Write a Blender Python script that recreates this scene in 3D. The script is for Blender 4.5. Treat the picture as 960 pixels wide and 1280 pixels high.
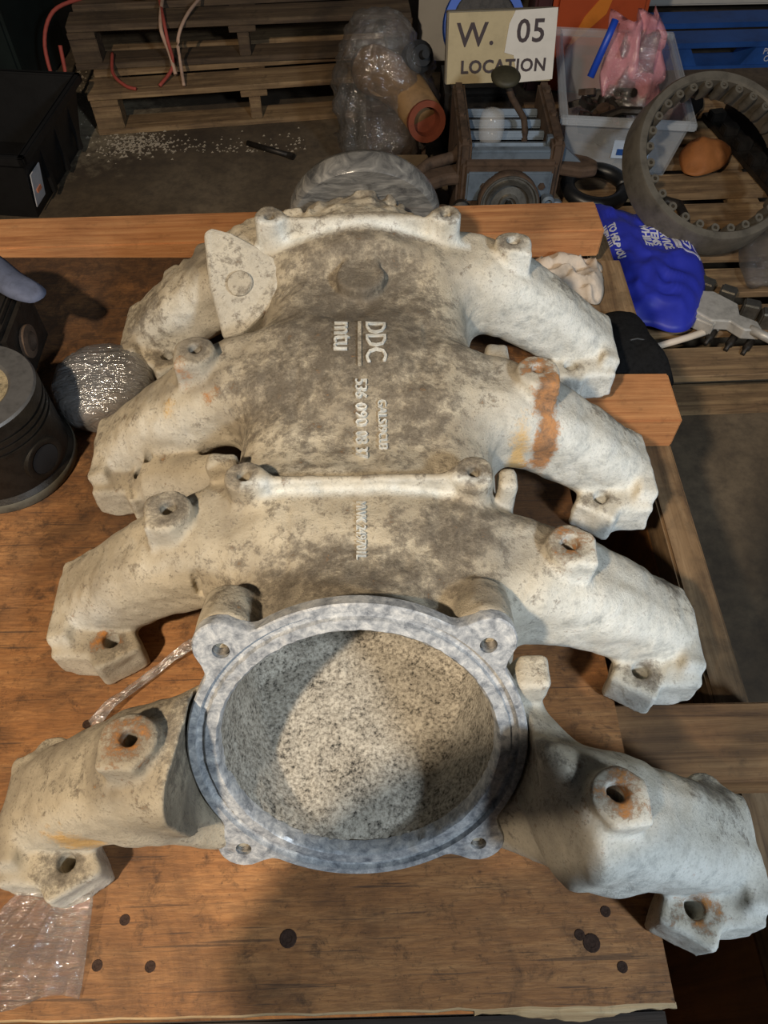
import bpy, bmesh, math, random
import numpy as np
from mathutils import Vector, Matrix, Euler

for _o in list(bpy.data.objects):
    bpy.data.objects.remove(_o, do_unlink=True)
SC = bpy.context.scene
COL = SC.collection
R = math.radians
random.seed(7)
RNG = np.random.default_rng(11)

# ------------------------------------------------------------------ camera
cam_d = bpy.data.cameras.new('camera')
cam = bpy.data.objects.new('camera', cam_d)
COL.objects.link(cam)
cam.location = (0.018, 0.0, 0.82)
cam.rotation_euler = (R(90 - 54.9), 0, R(-1.27))
cam_d.sensor_fit = 'VERTICAL'
cam_d.sensor_height = 36.0
cam_d.sensor_width = 27.0
cam_d.lens = 27.0
cam_d.clip_start = 0.01
SC.camera = cam

# ------------------------------------------------------------------ light
SC.view_settings.view_transform = 'Standard'
SC.view_settings.look = 'None'
SC.view_settings.exposure = 0.22
SC.view_settings.gamma = 1.0
SC.view_settings.use_curve_mapping = False
W = bpy.data.worlds.new('workshop_air')
SC.world = W
W.use_nodes = True
W.node_tree.nodes['Background'].inputs[0].default_value = (0.75, 0.85, 1.0, 1)
W.node_tree.nodes['Background'].inputs[1].default_value = 0.028

def area_light(name, loc, target, size, power, col):
    d = bpy.data.lights.new(name, 'AREA')
    d.shape = 'DISK'; d.size = size; d.energy = power; d.color = col
    o = bpy.data.objects.new(name, d); COL.objects.link(o)
    o.location = loc
    o.rotation_euler = (Vector(target) - Vector(loc)).to_track_quat('-Z', 'Y').to_euler()
    return o
area_light('warm_workshop_lamp', (-0.85, -0.82, 2.05), (0.1, 0.5, 0.0), 0.12, 56, (1.0, 0.82, 0.61))
area_light('cool_strip_lamp', (1.35, -1.0, 1.55), (0.1, 0.5, 0.1), 0.35, 35, (0.76, 0.88, 1.0))

# ------------------------------------------------------------------ mesh helpers
class MB:
    """collects shapes into one mesh"""
    def __init__(s): s.v = []; s.f = []; s.sm = []
    def add(s, v, f, M=None, smooth=False):
        b = len(s.v)
        if M is not None: v = [M @ Vector(p) for p in v]
        s.v += [tuple(p) for p in v]
        s.f += [tuple(i + b for i in q) for q in f]
        s.sm += [smooth] * len(f)
        return s
    def box(s, c, d, M=None, bev=0.0, seed=None, jit=0.0):
        hx, hy, hz = d[0] / 2, d[1] / 2, d[2] / 2
        if bev <= 0:
            v = [(x, y, z) for x in (-hx, hx) for y in (-hy, hy) for z in (-hz, hz)]
            f = [(0, 1, 3, 2), (4, 6, 7, 5), (0, 4, 5, 1), (2, 3, 7, 6), (0, 2, 6, 4), (1, 5, 7, 3)]
        else:
            bm = bmesh.new(); bmesh.ops.create_cube(bm, size=1)
            bmesh.ops.scale(bm, vec=d, verts=bm.verts)
            bmesh.ops.bevel(bm, geom=bm.edges[:], offset=bev, segments=2, affect='EDGES')
            bm.verts.ensure_lookup_table()
            v = [tuple(q.co) for q in bm.verts]; f = [tuple(q.index for q in p.verts) for p in bm.faces]; bm.free()
        if jit:
            v = [tuple(a + random.uniform(-jit, jit) for a in p) for p in v]
        v = [(p[0] + c[0], p[1] + c[1], p[2] + c[2]) for p in v]
        return s.add(v, f, M)
    def lathe(s, prof, n=32, M=None, smooth=True, a0=0, a1=2 * math.pi, close_ends=True):
        """prof: (r, z) list, rotated about Z"""
        full = abs(a1 - a0 - 2 * math.pi) < 1e-6
        m = n if full else n + 1
        v = []; f = []
        for r, z in prof:
            for k in range(m):
                a = a0 + (a1 - a0) * k / n
                v.append((r * math.cos(a), r * math.sin(a), z))
        for j in range(len(prof) - 1):
            for k in range(n):
                k2 = (k + 1) % m
                f.append((j * m + k, j * m + k2, (j + 1) * m + k2, (j + 1) * m + k))
        if close_ends and full:
            if prof[0][0] > 1e-6: f.append(tuple(range(m))[::-1])
            if prof[-1][0] > 1e-6: f.append(tuple((len(prof) - 1) * m + k for k in range(m)))
        return s.add(v, f, M, smooth)
    def tube(s, pts, rad, n=8, smooth=True, M=None):
        pts = [Vector(p) for p in pts]
        v = []; f = []
        up = Vector((0.13, 0.21, 0.97))
        for i, p in enumerate(pts):
            t = (pts[min(i + 1, len(pts) - 1)] - pts[max(i - 1, 0)]).normalized()
            a = t.cross(up)
            if a.length < 1e-3: a = t.cross(Vector((1, 0, 0)))
            a.normalize(); b = t.cross(a)
            r = rad[i] if isinstance(rad, (list, tuple)) else rad
            for k in range(n):
                w = 2 * math.pi * k / n
                v.append(p + a * (r * math.cos(w)) + b * (r * math.sin(w)))
        for i in range(len(pts) - 1):
            for k in range(n):
                f.append((i * n + k, i * n + (k + 1) % n, (i + 1) * n + (k + 1) % n, (i + 1) * n + k))
        f.append(tuple(range(n))[::-1]); f.append(tuple((len(pts) - 1) * n + k for k in range(n)))
        return s.add(v, f, M, smooth)
    def prism(s, poly, z0, z1, M=None):
        n = len(poly)
        v = [(x, y, z0) for x, y in poly] + [(x, y, z1) for x, y in poly]
        f = [tuple(range(n))[::-1], tuple(range(n, 2 * n))]
        f += [(i, (i + 1) % n, n + (i + 1) % n, n + i) for i in range(n)]
        return s.add(v, f, M)
    def build(s, name, mat, parent=None, loc=None, rot=None, smooth_angle=None):
        me = bpy.data.meshes.new(name)
        me.from_pydata(s.v, [], s.f)
        me.polygons.foreach_set('use_smooth', s.sm)
        bm = bmesh.new(); bm.from_mesh(me)
        bmesh.ops.recalc_face_normals(bm, faces=bm.faces); bm.to_mesh(me); bm.free()
        if smooth_angle is not None:
            me.polygons.foreach_set('use_smooth', [True] * len(me.polygons))
            me.set_sharp_from_angle(angle=R(smooth_angle))
        return link(name, me, mat, parent, loc, rot)

def link(name, me, mat, parent=None, loc=None, rot=None):
    o = bpy.data.objects.new(name, me); COL.objects.link(o)
    if mat is not None: me.materials.append(mat)
    if parent is not None: o.parent = parent
    if loc is not None: o.location = loc
    if rot is not None: o.rotation_euler = rot
    return o

def thing(name, label, cat, loc=(0, 0, 0), rot=(0, 0, 0), group=None):
    o = bpy.data.objects.new(name, None); COL.objects.link(o)
    o.location = loc; o.rotation_euler = rot; o.empty_display_size = 0.05
    return tag(o, label, cat, group)
def tag(o, label, cat, group=None):
    o['label'] = label; o['category'] = cat
    if group: o['group'] = group
    return o
def struct(o):
    o['kind'] = 'structure'; return o
def TM(loc=(0, 0, 0), rot=(0, 0, 0)):
    return Matrix.Translation(loc) @ Euler(rot).to_matrix().to_4x4()
def frame(o, xa, ya, za):
    M = Matrix((xa, ya, za)).transposed().to_4x4(); M.translation = o; return M
def boolean_cut(o, cutters):
    dg = None
    for c in cutters:
        m = o.modifiers.new('b', 'BOOLEAN'); m.operation = 'DIFFERENCE'; m.object = c; m.solver = 'EXACT'
    dg = bpy.context.evaluated_depsgraph_get()
    me = bpy.data.meshes.new_from_object(o.evaluated_get(dg))
    o.modifiers.clear(); old = o.data; nm = old.name; o.data = me; bpy.data.meshes.remove(old); me.name = nm
    for c in cutters:
        d = c.data; bpy.data.objects.remove(c); bpy.data.meshes.remove(d)

# ------------------------------------------------------------------ materials
def srgb(r, g, b):
    f = lambda c: (c / 255 / 12.92) if c / 255 <= .04045 else ((c / 255 + .055) / 1.055) ** 2.4
    return (f(r), f(g), f(b), 1)
class NT:
    def __init__(s, name, rough=0.6, metal=0.0):
        s.m = bpy.data.materials.new(name); s.m.use_nodes = True
        s.t = s.m.node_tree; s.b = s.t.nodes['Principled BSDF']
        s.b.inputs['Roughness'].default_value = rough; s.b.inputs['Metallic'].default_value = metal
    def n(s, typ, ins=None, **kw):
        q = s.t.nodes.new('ShaderNode' + typ)
        for k, v in kw.items(): setattr(q, k, v)
        for k, v in (ins or {}).items(): s.put(q.inputs[k], v)
        return q
    def put(s, sock, v):
        if isinstance(v, bpy.types.NodeSocket): s.t.links.new(v, sock)
        else: sock.default_value = v
    def coord(s, scale=(1, 1, 1), kind='Object', loc=(0, 0, 0), rot=(0, 0, 0)):
        tc = s.n('TexCoord')
        mp = s.n('Mapping', {'Vector': tc.outputs[kind], 'Scale': scale, 'Location': loc, 'Rotation': rot})
        return mp.outputs[0]
    def noise(s, vec, scale, detail=4, rough=.6, dist=0.0):
        return s.n('TexNoise', {'Vector': vec, 'Scale': scale, 'Detail': detail, 'Roughness': rough, 'Distortion': dist}).outputs[0]
    def ramp(s, fac, stops):
        q = s.n('ValToRGB', {'Fac': fac}); e = q.color_ramp.elements
        while len(e) < len(stops): e.new(0.5)
        for el, (p, c) in zip(e, stops):
            el.position = p; el.color = c if isinstance(c, (tuple, list)) else (c, c, c, 1)
        return q.outputs[0]
    def mix(s, f, a, b, mode='MIX'):
        q = s.n('Mix', data_type='RGBA', blend_type=mode)
        s.put(q.inputs[0], f); s.put(q.inputs[6], a); s.put(q.inputs[7], b)
        return q.outputs[2]
    def math(s, op, a, b=0.0, clamp=False):
        q = s.n('Math', operation=op, use_clamp=clamp); s.put(q.inputs[0], a); s.put(q.inputs[1], b)
        return q.outputs[0]
    def bump(s, h, strength=.3, dist=.002):
        q = s.n('Bump', {'Height': h, 'Strength': strength, 'Distance': dist}); s.put(s.b.inputs['Normal'], q.outputs[0])
    def col(s, c): s.put(s.b.inputs['Base Color'], c); return s
    def rough(s, c): s.put(s.b.inputs['Roughness'], c); return s

def m_plain(name, c, rough=.6, metal=0, var=.35, scale=30, bump=.15, bd=.002, spec=None):
    """one colour with mottled dirt and fine relief"""
    t = NT(name, rough, metal); v = t.coord()
    n = t.noise(v, scale, 5, .65)
    dk = tuple(x * (1 - var) for x in c[:3]) + (1,); lt = tuple(min(1, x * (1 + var * .6)) for x in c[:3]) + (1,)
    t.col(t.ramp(n, [(.32, dk), (.5, c), (.72, lt)]))
    if bump: t.bump(t.noise(v, scale * 3, 4, .7), bump, bd)
    if spec is not None: t.b.inputs['Specular IOR Level'].default_value = spec
    return t.m

def m_wood(name, c_light, c_mid, c_dark, axis='X', dirt=.5, grain=1.0, rough=.75, dirtcol=(0.02, .014, .009, 1), dscale=5.0):
    t = NT(name, rough)
    sc = {'X': (1.2, 22, 22), 'Y': (22, 1.2, 22), 'Z': (22, 22, 1.2)}[axis]
    v = t.coord(sc); v0 = t.coord()
    g = t.noise(v, 3.0 * grain, 6, .65, .6)
    fine = t.noise(t.coord(tuple(x * 4 for x in sc)), 5 * grain, 3, .6)
    c = t.ramp(g, [(.30, c_dark), (.47, c_mid), (.68, c_light)])
    c = t.mix(t.math('MULTIPLY', fine, .35), c, c_dark)
    d = t.noise(v0, dscale, 7, .62, .5)
    d2 = t.noise(v0, dscale * 6, 5, .7)
    c = t.mix(t.math('MULTIPLY', t.ramp(d, [(.46, 0.0), (.70, 1.0)]), dirt), c, dirtcol)
    c = t.mix(t.math('MULTIPLY', t.ramp(d2, [(.57, 0.0), (.72, 1.0)]), dirt * .8), c, dirtcol)
    t.col(c)
    t.bump(t.math('ADD', t.math('MULTIPLY', g, .6), t.math('MULTIPLY', fine, .6)), .35, .002)
    return t.m

def m_film(name, tint=(.9, .9, .9, 1), alpha=.25, rough=.12):
    t = NT(name, rough); t.col(tint)
    n = t.noise(t.coord((6, 30, 10)), 6, 4, .6, .6)
    t.bump(t.noise(t.coord((5, 30, 9)), 7, 3, .6, .8), .9, .006)
    nb = t.b.inputs['Normal'].links[0].from_socket
    gl = t.n('BsdfGlossy', {'Color': (.95, .95, .95, 1), 'Roughness': rough, 'Normal': nb})
    tr = t.n('BsdfTransparent', {'Color': (.97, .97, .97, 1)})
    lw = t.n('LayerWeight', {'Blend': .25, 'Normal': nb})
    fac = t.math('ADD', t.math('MULTIPLY', lw.outputs[0], .55), t.ramp(n, [(.35, alpha * .25), (.75, alpha)]), True)
    ms = t.n('MixShader', {0: fac, 1: tr.outputs[0], 2: gl.outputs[0]})
    df = t.n('BsdfDiffuse', {'Color': tint, 'Normal': nb})
    m2 = t.n('MixShader', {0: alpha * .2, 1: ms.outputs[0], 2: df.outputs[0]})
    t.t.links.new(m2.outputs[0], t.t.nodes['Material Output'].inputs[0])
    return t.m
# ------------------------------------------------------------------ wood
def m_deck():
    t = NT('plywood', .72)
    v0 = t.coord(); g = t.noise(t.coord((1.6, 11, 11)), 4.0, 8, .70, .5); fine = t.noise(t.coord((14, 110, 110)), 3, 4, .7)
    c = t.ramp(g, [(.22, srgb(136, 90, 50)), (.46, srgb(162, 111, 64)), (.66, srgb(182, 132, 82)), (.82, srgb(160, 110, 64))])
    c = t.mix(t.ramp(fine, [(.42, .45), (.6, 0.0)]), c, srgb(104, 68, 40))
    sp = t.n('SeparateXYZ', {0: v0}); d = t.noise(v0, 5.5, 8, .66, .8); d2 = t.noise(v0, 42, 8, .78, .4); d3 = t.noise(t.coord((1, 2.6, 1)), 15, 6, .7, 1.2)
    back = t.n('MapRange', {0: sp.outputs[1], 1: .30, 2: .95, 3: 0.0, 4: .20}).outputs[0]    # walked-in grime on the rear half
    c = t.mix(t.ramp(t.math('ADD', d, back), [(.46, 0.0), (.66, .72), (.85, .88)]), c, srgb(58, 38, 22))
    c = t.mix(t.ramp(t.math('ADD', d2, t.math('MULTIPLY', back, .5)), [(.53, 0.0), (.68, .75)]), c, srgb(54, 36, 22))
    c = t.mix(t.ramp(d3, [(.62, 0.0), (.72, .6)]), c, srgb(52, 36, 24))
    for rz, sc_, lo in ((.9, 6, .655), (-.5, 8, .665), (1.9, 5, .66)):      # scratches and pen strokes
        s1 = t.noise(t.coord((2.2, 70, 1), rot=(0, 0, rz)), sc_ * .5, 3, .5, .2)
        c = t.mix(t.ramp(s1, [(lo, 0.0), (lo + .03, .6)]), c, srgb(60, 44, 32))
    ft = t.noise(v0, 170, 4, .75)
    c = t.mix(t.ramp(ft, [(.60, 0.0), (.68, .55)]), c, srgb(62, 42, 26))
    t.col(c); t.bump(t.math('ADD', t.math('MULTIPLY', g, .5), fine), .4, .0018)
    return t.m
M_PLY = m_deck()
M_PLYEDGE = m_wood('plywood_edge', srgb(222, 200, 160), srgb(196, 166, 122), srgb(120, 84, 52), 'X', .5, 1.2)
M_BEAM = m_wood('pine_beam', srgb(206, 150, 98), srgb(184, 126, 78), srgb(146, 92, 54), 'X', .35, 1.5)
M_OLD = m_wood('old_plank', srgb(176, 136, 92), srgb(142, 104, 66), srgb(92, 64, 40), 'X', .55, .9)
M_RAIL = m_wood('grey_rail', srgb(150, 124, 92), srgb(122, 96, 66), srgb(80, 60, 42), 'Y', .6, 1.0, dscale=14)
M_PANEL = m_wood('side_panel_ply', srgb(150, 104, 52), srgb(128, 84, 40), srgb(90, 56, 26), 'Z', .3, .6)
M_PAL = m_wood('pallet_wood', srgb(176, 146, 106), srgb(140, 112, 80), srgb(92, 72, 52), 'X', .55, .8)
M_PALD = m_wood('dark_pallet_wood', srgb(120, 100, 76), srgb(92, 74, 56), srgb(58, 46, 36), 'X', .6, .8)
M_NAIL = m_plain('rusty_nail', srgb(62, 46, 38), .85, .1, .5, 300, .5, .001, spec=.2)
M_BORESHADE = m_plain('bore_shade', (0.006, .005, .005, 1), .9, 0, .2, 40, 0)

# ------------------------------------------------------------------ floor and walls
FZ = -0.68
t = NT('concrete', .85); v = t.coord()
n1 = t.noise(v, 1.6, 8, .62, .4); n2 = t.noise(v, 22, 6, .7)
c = t.ramp(n1, [(.3, srgb(62, 50, 38)), (.5, srgb(96, 82, 64)), (.72, srgb(126, 110, 88))])
c = t.mix(t.ramp(n2, [(.35, .55), (.6, 0.0)]), c, srgb(54, 46, 38))
dx_ = t.n('VectorMath', {0: t.coord((1.6, 1.1, 0), loc=(1.62, -3.2, 0))}, operation='LENGTH').outputs[1]      # pale dust trodden around the left pallets
c = t.mix(t.ramp(t.math('SUBTRACT', t.math('MULTIPLY', n2, .55), t.math('MULTIPLY', dx_, .55)), [(.02, 0.0), (.24, .65)]), c, srgb(158, 146, 122))
t.col(c); t.bump(n2, .3, .004)
M_CONC = t.m
m = MB(); m.box((0, 1.2, FZ - .05), (9, 9, .1))
struct(m.build('floor', M_CONC))
M_WALL = m_plain('workshop_wall', srgb(92, 88, 82), .9, 0, .25, 3)
m = MB(); m.box((0, 5.5, .8), (9, .1, 3.2)); struct(m.build('wall_back', M_WALL))
m = MB(); m.box((-4.4, 1.1, .8), (.1, 8.8, 3.2)); struct(m.build('wall_left', M_WALL))

# ------------------------------------------------------------------ crate
CR = thing('wooden_crate', 'low wooden crate with a worn plywood top, carrying the big cast manifold', 'crate', (0, .6, FZ))
def cbuild(m, name, mat, parent=None, **k):
    o = m.build(name, mat, parent if parent else CR, **k)
    if parent is None: o.location = Vector((0, -.6, -FZ)) + Vector(o.location)
    return o
# plywood deck with slightly ragged front edge
bm_pts = []
m = MB()
xs = np.linspace(-1.0, .281, 60)
front = [(x, .030 + random.uniform(-.0012, .0012) + .006 * max(0, -x - .2)) for x in xs]
poly = front + [(.281, .3), (.279, .6), (.281, 1.10), (-1.0, 1.128)]
m.prism(poly, -.016, 0.0)
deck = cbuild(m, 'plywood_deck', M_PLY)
m = MB()
m.prism([(x, y - .0016) for x, y in front] + [(x, y + .0) for x, y in front[::-1]], -.0162, -.0012)
cbuild(m, 'deck_front_edge', M_PLYEDGE)
for i, (x, y) in enumerate([(-.226, .108), (-.245, .071), (-.196, .069), (-.07, .089), (.232, .105), (.214, .079), (.204, .086), (.239, .059), (-.30, .30), (-.33, .62)]):
    m = MB(); r = .0046 if i not in (3, 5) else .0075
    m.lathe([(r * 1.1, .0001), (r, .0006), (r * .55, .0005), (r * .45, .0002), (0, .0002)], 14, smooth=False)
    nl = m.build('nail_head', M_NAIL, deck, loc=(x, y, .0))
m = MB(); fe = [(x, .030 - .010 * (.75 + .35 * math.sin(x * 41) + random.uniform(-.12, .12))) for x in np.linspace(.10, .283, 26)]
m.prism(fe + [(.283, .031), (.10, .031)], -.013, -.004); cbuild(m, 'torn_ply_layer', M_PLYEDGE)
m = MB(); m.box((-.36, .010, -.045), (1.28, .034, .03), bev=.002); cbuild(m, 'front_rail', m_wood('dark_rail', srgb(66, 50, 36), srgb(46, 34, 24), srgb(28, 20, 14), 'X', .6, .9))
# beams
m = MB(); m.box((-.29, 0, 0), (1.44, .086, .056), bev=.003)
cbuild(m, 'beam', M_BEAM, loc=(0, 1.2, -.024), rot=(0, 0, R(1.6)))
m = MB(); m.box((-.26, 0, 0), (1.46, .098, .06), bev=.003)
cbuild(m, 'beam', M_BEAM, loc=(0, .795, -.047), rot=(0, 0, R(-.6)))
m = MB(); m.box((.09, 0, 0), (.78, .088, .05), bev=.002)
cbuild(m, 'cross_plank', M_OLD, loc=(0, .272, -.043))
m = MB(); m.box((-.36, 0, 0), (1.2, .09, .05), bev=.002)
cbuild(m, 'beam', M_OLD, loc=(0, .5, -.047 - .04))
# side rails
for sx, x in ((1, .449), (-1, -.98)):
    m = MB(); m.box((0, 0, 0), (.046, 1.35, .06), bev=.004, jit=.0008)
    cbuild(m, 'side_rail', M_RAIL, loc=(x, .60, -.108))
    m = MB(); m.box((0, 0, 0), (.014, 1.35, .46), bev=.001)
    cbuild(m, 'side_panel', M_PANEL, loc=(x - sx * .016, .60, -.368))
m = MB(); m.box((0, 0, 0), (.085, .33, .02), bev=.002); cbuild(m, 'corner_board', M_RAIL, loc=(.429, 1.0, -.066))
m = MB(); m.box((-.265, 0, 0), (1.4, .016, .46)); cbuild(m, 'end_panel', M_PANEL, loc=(0, 1.262, -.368))
m = MB(); m.box((-.365, 0, 0), (1.24, .016, .50)); cbuild(m, 'end_panel', M_OLD, loc=(0, .062, -.34))
m = MB(); m.box((-.265, 0, 0), (1.4, 1.3, .016)); cbuild(m, 'bottom_panel', M_PANEL, loc=(0, .61, -.58))
for x in (-.85, -.26, .38):
    m = MB(); m.box((0, 0, 0), (.09, 1.3, .092)); cbuild(m, 'skid', M_OLD, loc=(x, .61, -.634))
# ------------------------------------------------------------------ intake manifold (one casting, grown as a smooth solid on a voxel grid)
H = 0.003
X0, Y0, Z0 = -.385, .03, -.006
NX, NY, NZ = int(.80 / H), int(1.03 / H), int(.292 / H)
GX = (X0 + H * np.arange(NX)).astype(np.float32)
GY = (Y0 + H * np.arange(NY)).astype(np.float32)
GZ = (Z0 + H * np.arange(NZ)).astype(np.float32)
FLD = np.full((NX, NY, NZ), .08, np.float32)
XC = .010                                       # long axis of the casting
def loc_slice(b):
    a = [int(np.clip((b[0] - X0) / H, 0, NX)), int(np.clip((b[1] - X0) / H, 0, NX)),
         int(np.clip((b[2] - Y0) / H, 0, NY)), int(np.clip((b[3] - Y0) / H, 0, NY)),
         int(np.clip((b[4] - Z0) / H, 0, NZ)), int(np.clip((b[5] - Z0) / H, 0, NZ))]
    return (slice(a[0], a[1]), slice(a[2], a[3]), slice(a[4], a[5]))
def smin(a, b, k):
    h = np.clip(.5 + .5 * (b - a) / k, 0, 1)
    return b * (1 - h) + a * h - k * h * (1 - h)
def smax(a, b, k): return -smin(-a, -b, k)
def put(fn, b, k=.01, sub=False, field=None):
    F = FLD if field is None else field
    s = loc_slice(b)
    d = fn(GX[s[0]][:, None, None], GY[s[1]][None, :, None], GZ[s[2]][None, None, :]).astype(np.float32)
    F[s] = smax(F[s], -d, k) if sub else smin(F[s], d, k)
def rbox(qx, qy, qz, r):
    qx, qy, qz = qx + r, qy + r, qz + r
    return np.sqrt(np.maximum(qx, 0) ** 2 + np.maximum(qy, 0) ** 2 + np.maximum(qz, 0) ** 2) + np.minimum(np.maximum(np.maximum(qx, qy), qz), 0) - r
def rbox2(qx, qy, r):
    qx, qy = qx + r, qy + r
    return np.sqrt(np.maximum(qx, 0) ** 2 + np.maximum(qy, 0) ** 2) + np.minimum(np.maximum(qx, qy), 0) - r

# plenum
def f_plenum(x, y, z):
    w = .136 + np.clip(.13 - z, 0, .1) * .22 + .006 * np.sin((y - .3) * 9.0)
    return rbox(np.abs(x - XC) - w, np.abs(y - .60) - .315, np.abs(z - .105) - .097, .065)
put(f_plenum, (-.25, .28, .2, 1.0, -.006, .256), .02)
LUG_R = [.099, .328, .557, .789]
LUG_L = [.150, .376, .598, .822]
RUN = []                                        # (side, lug y, centre y, index)
for i in range(4):
    RUN.append((1, LUG_R[i], LUG_R[i] + .058, i)); RUN.append((-1, LUG_L[i], LUG_L[i] + .058, i))
PL = np.array([(-.02, .158), (.08, .158), (.15, .146), (.205, .121), (.255, .087), (.30, .050), (.345, .010), (.38, -.022)])
HT = np.array([.052, .053, .053, .051, .048, .045, .043, .042])
WY = np.array([.060, .060, .056, .051, .049, .048, .047, .046])
def sx_of(s): return .347 if s > 0 else .340   # tip reach from axis
def run_fn(s, yl, yc, front=False):
    k = sx_of(s) / .347
    def fn(x, y, z):
        xp = (s * (x - XC) / k).astype(np.float32); xx = xp + 0 * z
        zz = z + 0 * xp
        best = np.full(xx.shape, 9., np.float32); hh = np.zeros_like(best); ww = np.zeros_like(best)
        for j in range(len(PL) - 1):
            a, b = PL[j], PL[j + 1]; d = b - a; L2 = d @ d
            t = np.clip(((xx - a[0]) * d[0] + (zz - a[1]) * d[1]) / L2, 0, 1)
            e = np.sqrt((xx - a[0] - t * d[0]) ** 2 + (zz - a[1] - t * d[1]) ** 2)
            m_ = e < best
            best = np.where(m_, e, best); hh = np.where(m_, HT[j] + t * (HT[j + 1] - HT[j]), hh); ww = np.where(m_, WY[j] + t * (WY[j + 1] - WY[j]), ww)
        d = rbox2(best - hh, np.abs(y - yc) - ww, .036)
        end = (xp - .352) * .92 - (z - .045) * .39
        d = np.maximum(smax(d, end, .006), -z)
        if front:                                # the front pair springs from behind the inlet flange
            a = (y - FC[1]) * FN[1] + (z - FC[2]) * FN[2]
            d = smax(d, a + .010 - 2.2 * np.maximum(0, xp - .118), .03)
        return d
    return fn
FC = np.array([0.000, .219, .1355]); FN = np.array([0, -.856, .517]); FU = np.array([0, .517, .856])
for s, yl, yc, i in RUN:
    bx_ = (-.06, .40, yc - .12, yc + .12, -.006, .256) if s > 0 else (-.40, .08, yc - .12, yc + .12, -.006, .256)
    put(run_fn(s, yl, yc, i == 0), bx_, .034)
def web_fn(s, yc):                               # shoulder that ties a front runner to the back of the inlet flange
    def fn(x, y, z):
        xp = s * (x - XC)
        a = (y - FC[1]) * FN[1] + (z - FC[2]) * FN[2]; w = (y - FC[1]) * FU[1] + (z - FC[2]) * FU[2]
        a1 = (yc - FC[1]) * FN[1] + (.112 - FC[2]) * FN[2]; w1 = (yc - FC[1]) * FU[1] + (.112 - FC[2]) * FU[2]
        q = np.clip((xp - .112) / .100, 0, 1); q = q * q * (3 - 2 * q)
        fa = -.008 + q * (a1 + .050); ba = -.105 + q * (a1 + .060)
        wl = -.142 + q * (w1 - .052 + .142); wu = .035 + q * (w1 + .050 - .035)
        return np.maximum(rbox(np.abs(xp - .13) - .105, np.abs(a - (fa + ba) / 2) - (fa - ba) / 2, np.abs(w - (wl + wu) / 2) - (wu - wl) / 2, .028), -z)
    return fn
for s, yl, yc, i in RUN[:2]:
    put(web_fn(s, yc), (.0, .32, .03, .42, -.006, .26) if s > 0 else (-.30, .02, .03, .42, -.006, .26), .022)
# tip flanges, lugs
def flange_fn(s, yl, yc):
    k = sx_of(s) / .347
    def fn(x, y, z):
        xp = s * (x - XC) / k
        n_ = (xp - .336) * .92 - (z - .028) * .39
        t_ = (xp - .336) * .39 + (z - .028) * .92
        yy = y - (yc - .018) - t_ * .25
        return np.maximum(rbox(np.abs(n_) - .014, np.abs(yy) - .050, np.abs(t_) - .033, .006), -z + .000)
    return fn
def lug_fn(s, yl):
    k = sx_of(s) / .347
    def fn(x, y, z):
        xp = s * (x - XC) / k - .290
        yy = y - yl
        ca, sa = .86, .5
        u = xp * ca - yy * sa; w = xp * sa + yy * ca
        return np.maximum(rbox(np.abs(u) - .027, np.abs(w) - .025, np.abs(z - .018) - .029, .006), -z)
    return fn
def fin_fn(s, yl):
    k = sx_of(s) / .347
    def fn(x, y, z):
        xp = s * (x - XC) / k - .322
        yy = y - (yl + .012)
        return np.maximum(rbox(np.abs(xp + .4 * yy) - .022, np.abs(yy) - .03, np.abs(z - .012) - .034, .007), -z)
    return fn
def cyl_z(cx, cy, z0, z1, r, rr=.003):
    return lambda x, y, z: rbox2(np.sqrt((x - cx) ** 2 + (y - cy) ** 2) - r, np.abs(z - (z0 + z1) / 2) - (z1 - z0) / 2, rr)
BOSS = []                                       # (x, y, top z, radius, hole radius, kind)
for s, yl, yc, i in RUN:
    k = sx_of(s) / .347
    xa = XC + s * .33 * k
    b = (xa - .09, xa + .09, yl - .07, yl + .2, -.006, .15)
    put(flange_fn(s, yl, yc), b, .010)
    put(lug_fn(s, yl), b, .009)
    put(fin_fn(s, yl), b, .012)
    fx, fy = XC + s * .322 * k, yc + .042
    put(cyl_z(fx, fy, 0.0, .055, .018), (fx - .05, fx + .05, fy - .05, fy + .05, -.006, .11), .012)
    lx = XC + s * .290 * k
    BOSS.append((lx, yl, .047, .020, .0085, 'lug'))
    if not (s < 0 and i == 3):
        bx_, by_ = XC + s * .192, yc + .002
        put(cyl_z(bx_, by_, .10, .210, .0225), (bx_ - .06, bx_ + .06, by_ - .06, by_ + .06, .06, .25), .010)
        put(lambda x, y, z, bx_=bx_, by_=by_, s=s: rbox(np.abs(x - bx_ - s * .008) - .016, np.abs(y - by_ + .006) - .018, np.abs(z - .17) - .038, .004), (bx_ - .06, bx_ + .06, by_ - .06, by_ + .06, .06, .25), .008)
        BOSS.append((bx_, by_, .210, .0215, .0075, 'boss'))
for by_, top in ((.457, .232), (.862, .243)):
    put(lambda x, y, z, by_=by_, top=top: rbox(np.abs(x - XC) - .105, np.abs(y - by_) - .0045, np.abs(z - .17) - (top - .175), .002), (-.13, .15, by_ - .05, by_ + .05, .08, .256), .005)
    for s in (-1, 1):
        bx_ = XC + s * .111 - .006
        put(cyl_z(bx_, by_, .09, top, .0195), (bx_ - .06, bx_ + .06, by_ - .06, by_ + .06, .06, .256), .012)
        BOSS.append((bx_, by_, top, .0195, .006, 'boss'))
# second stub beside the left middle lug
put(lambda x, y, z: np.sqrt((y - .585 + .25 * (x + .23)) ** 2 + (z - .055 - .35 * (x + .26)) ** 2) - .027 + np.maximum(0, np.abs(x + .215) - .05), (-.33, -.1, .5, .68, -.006, .16), .014)
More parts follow.
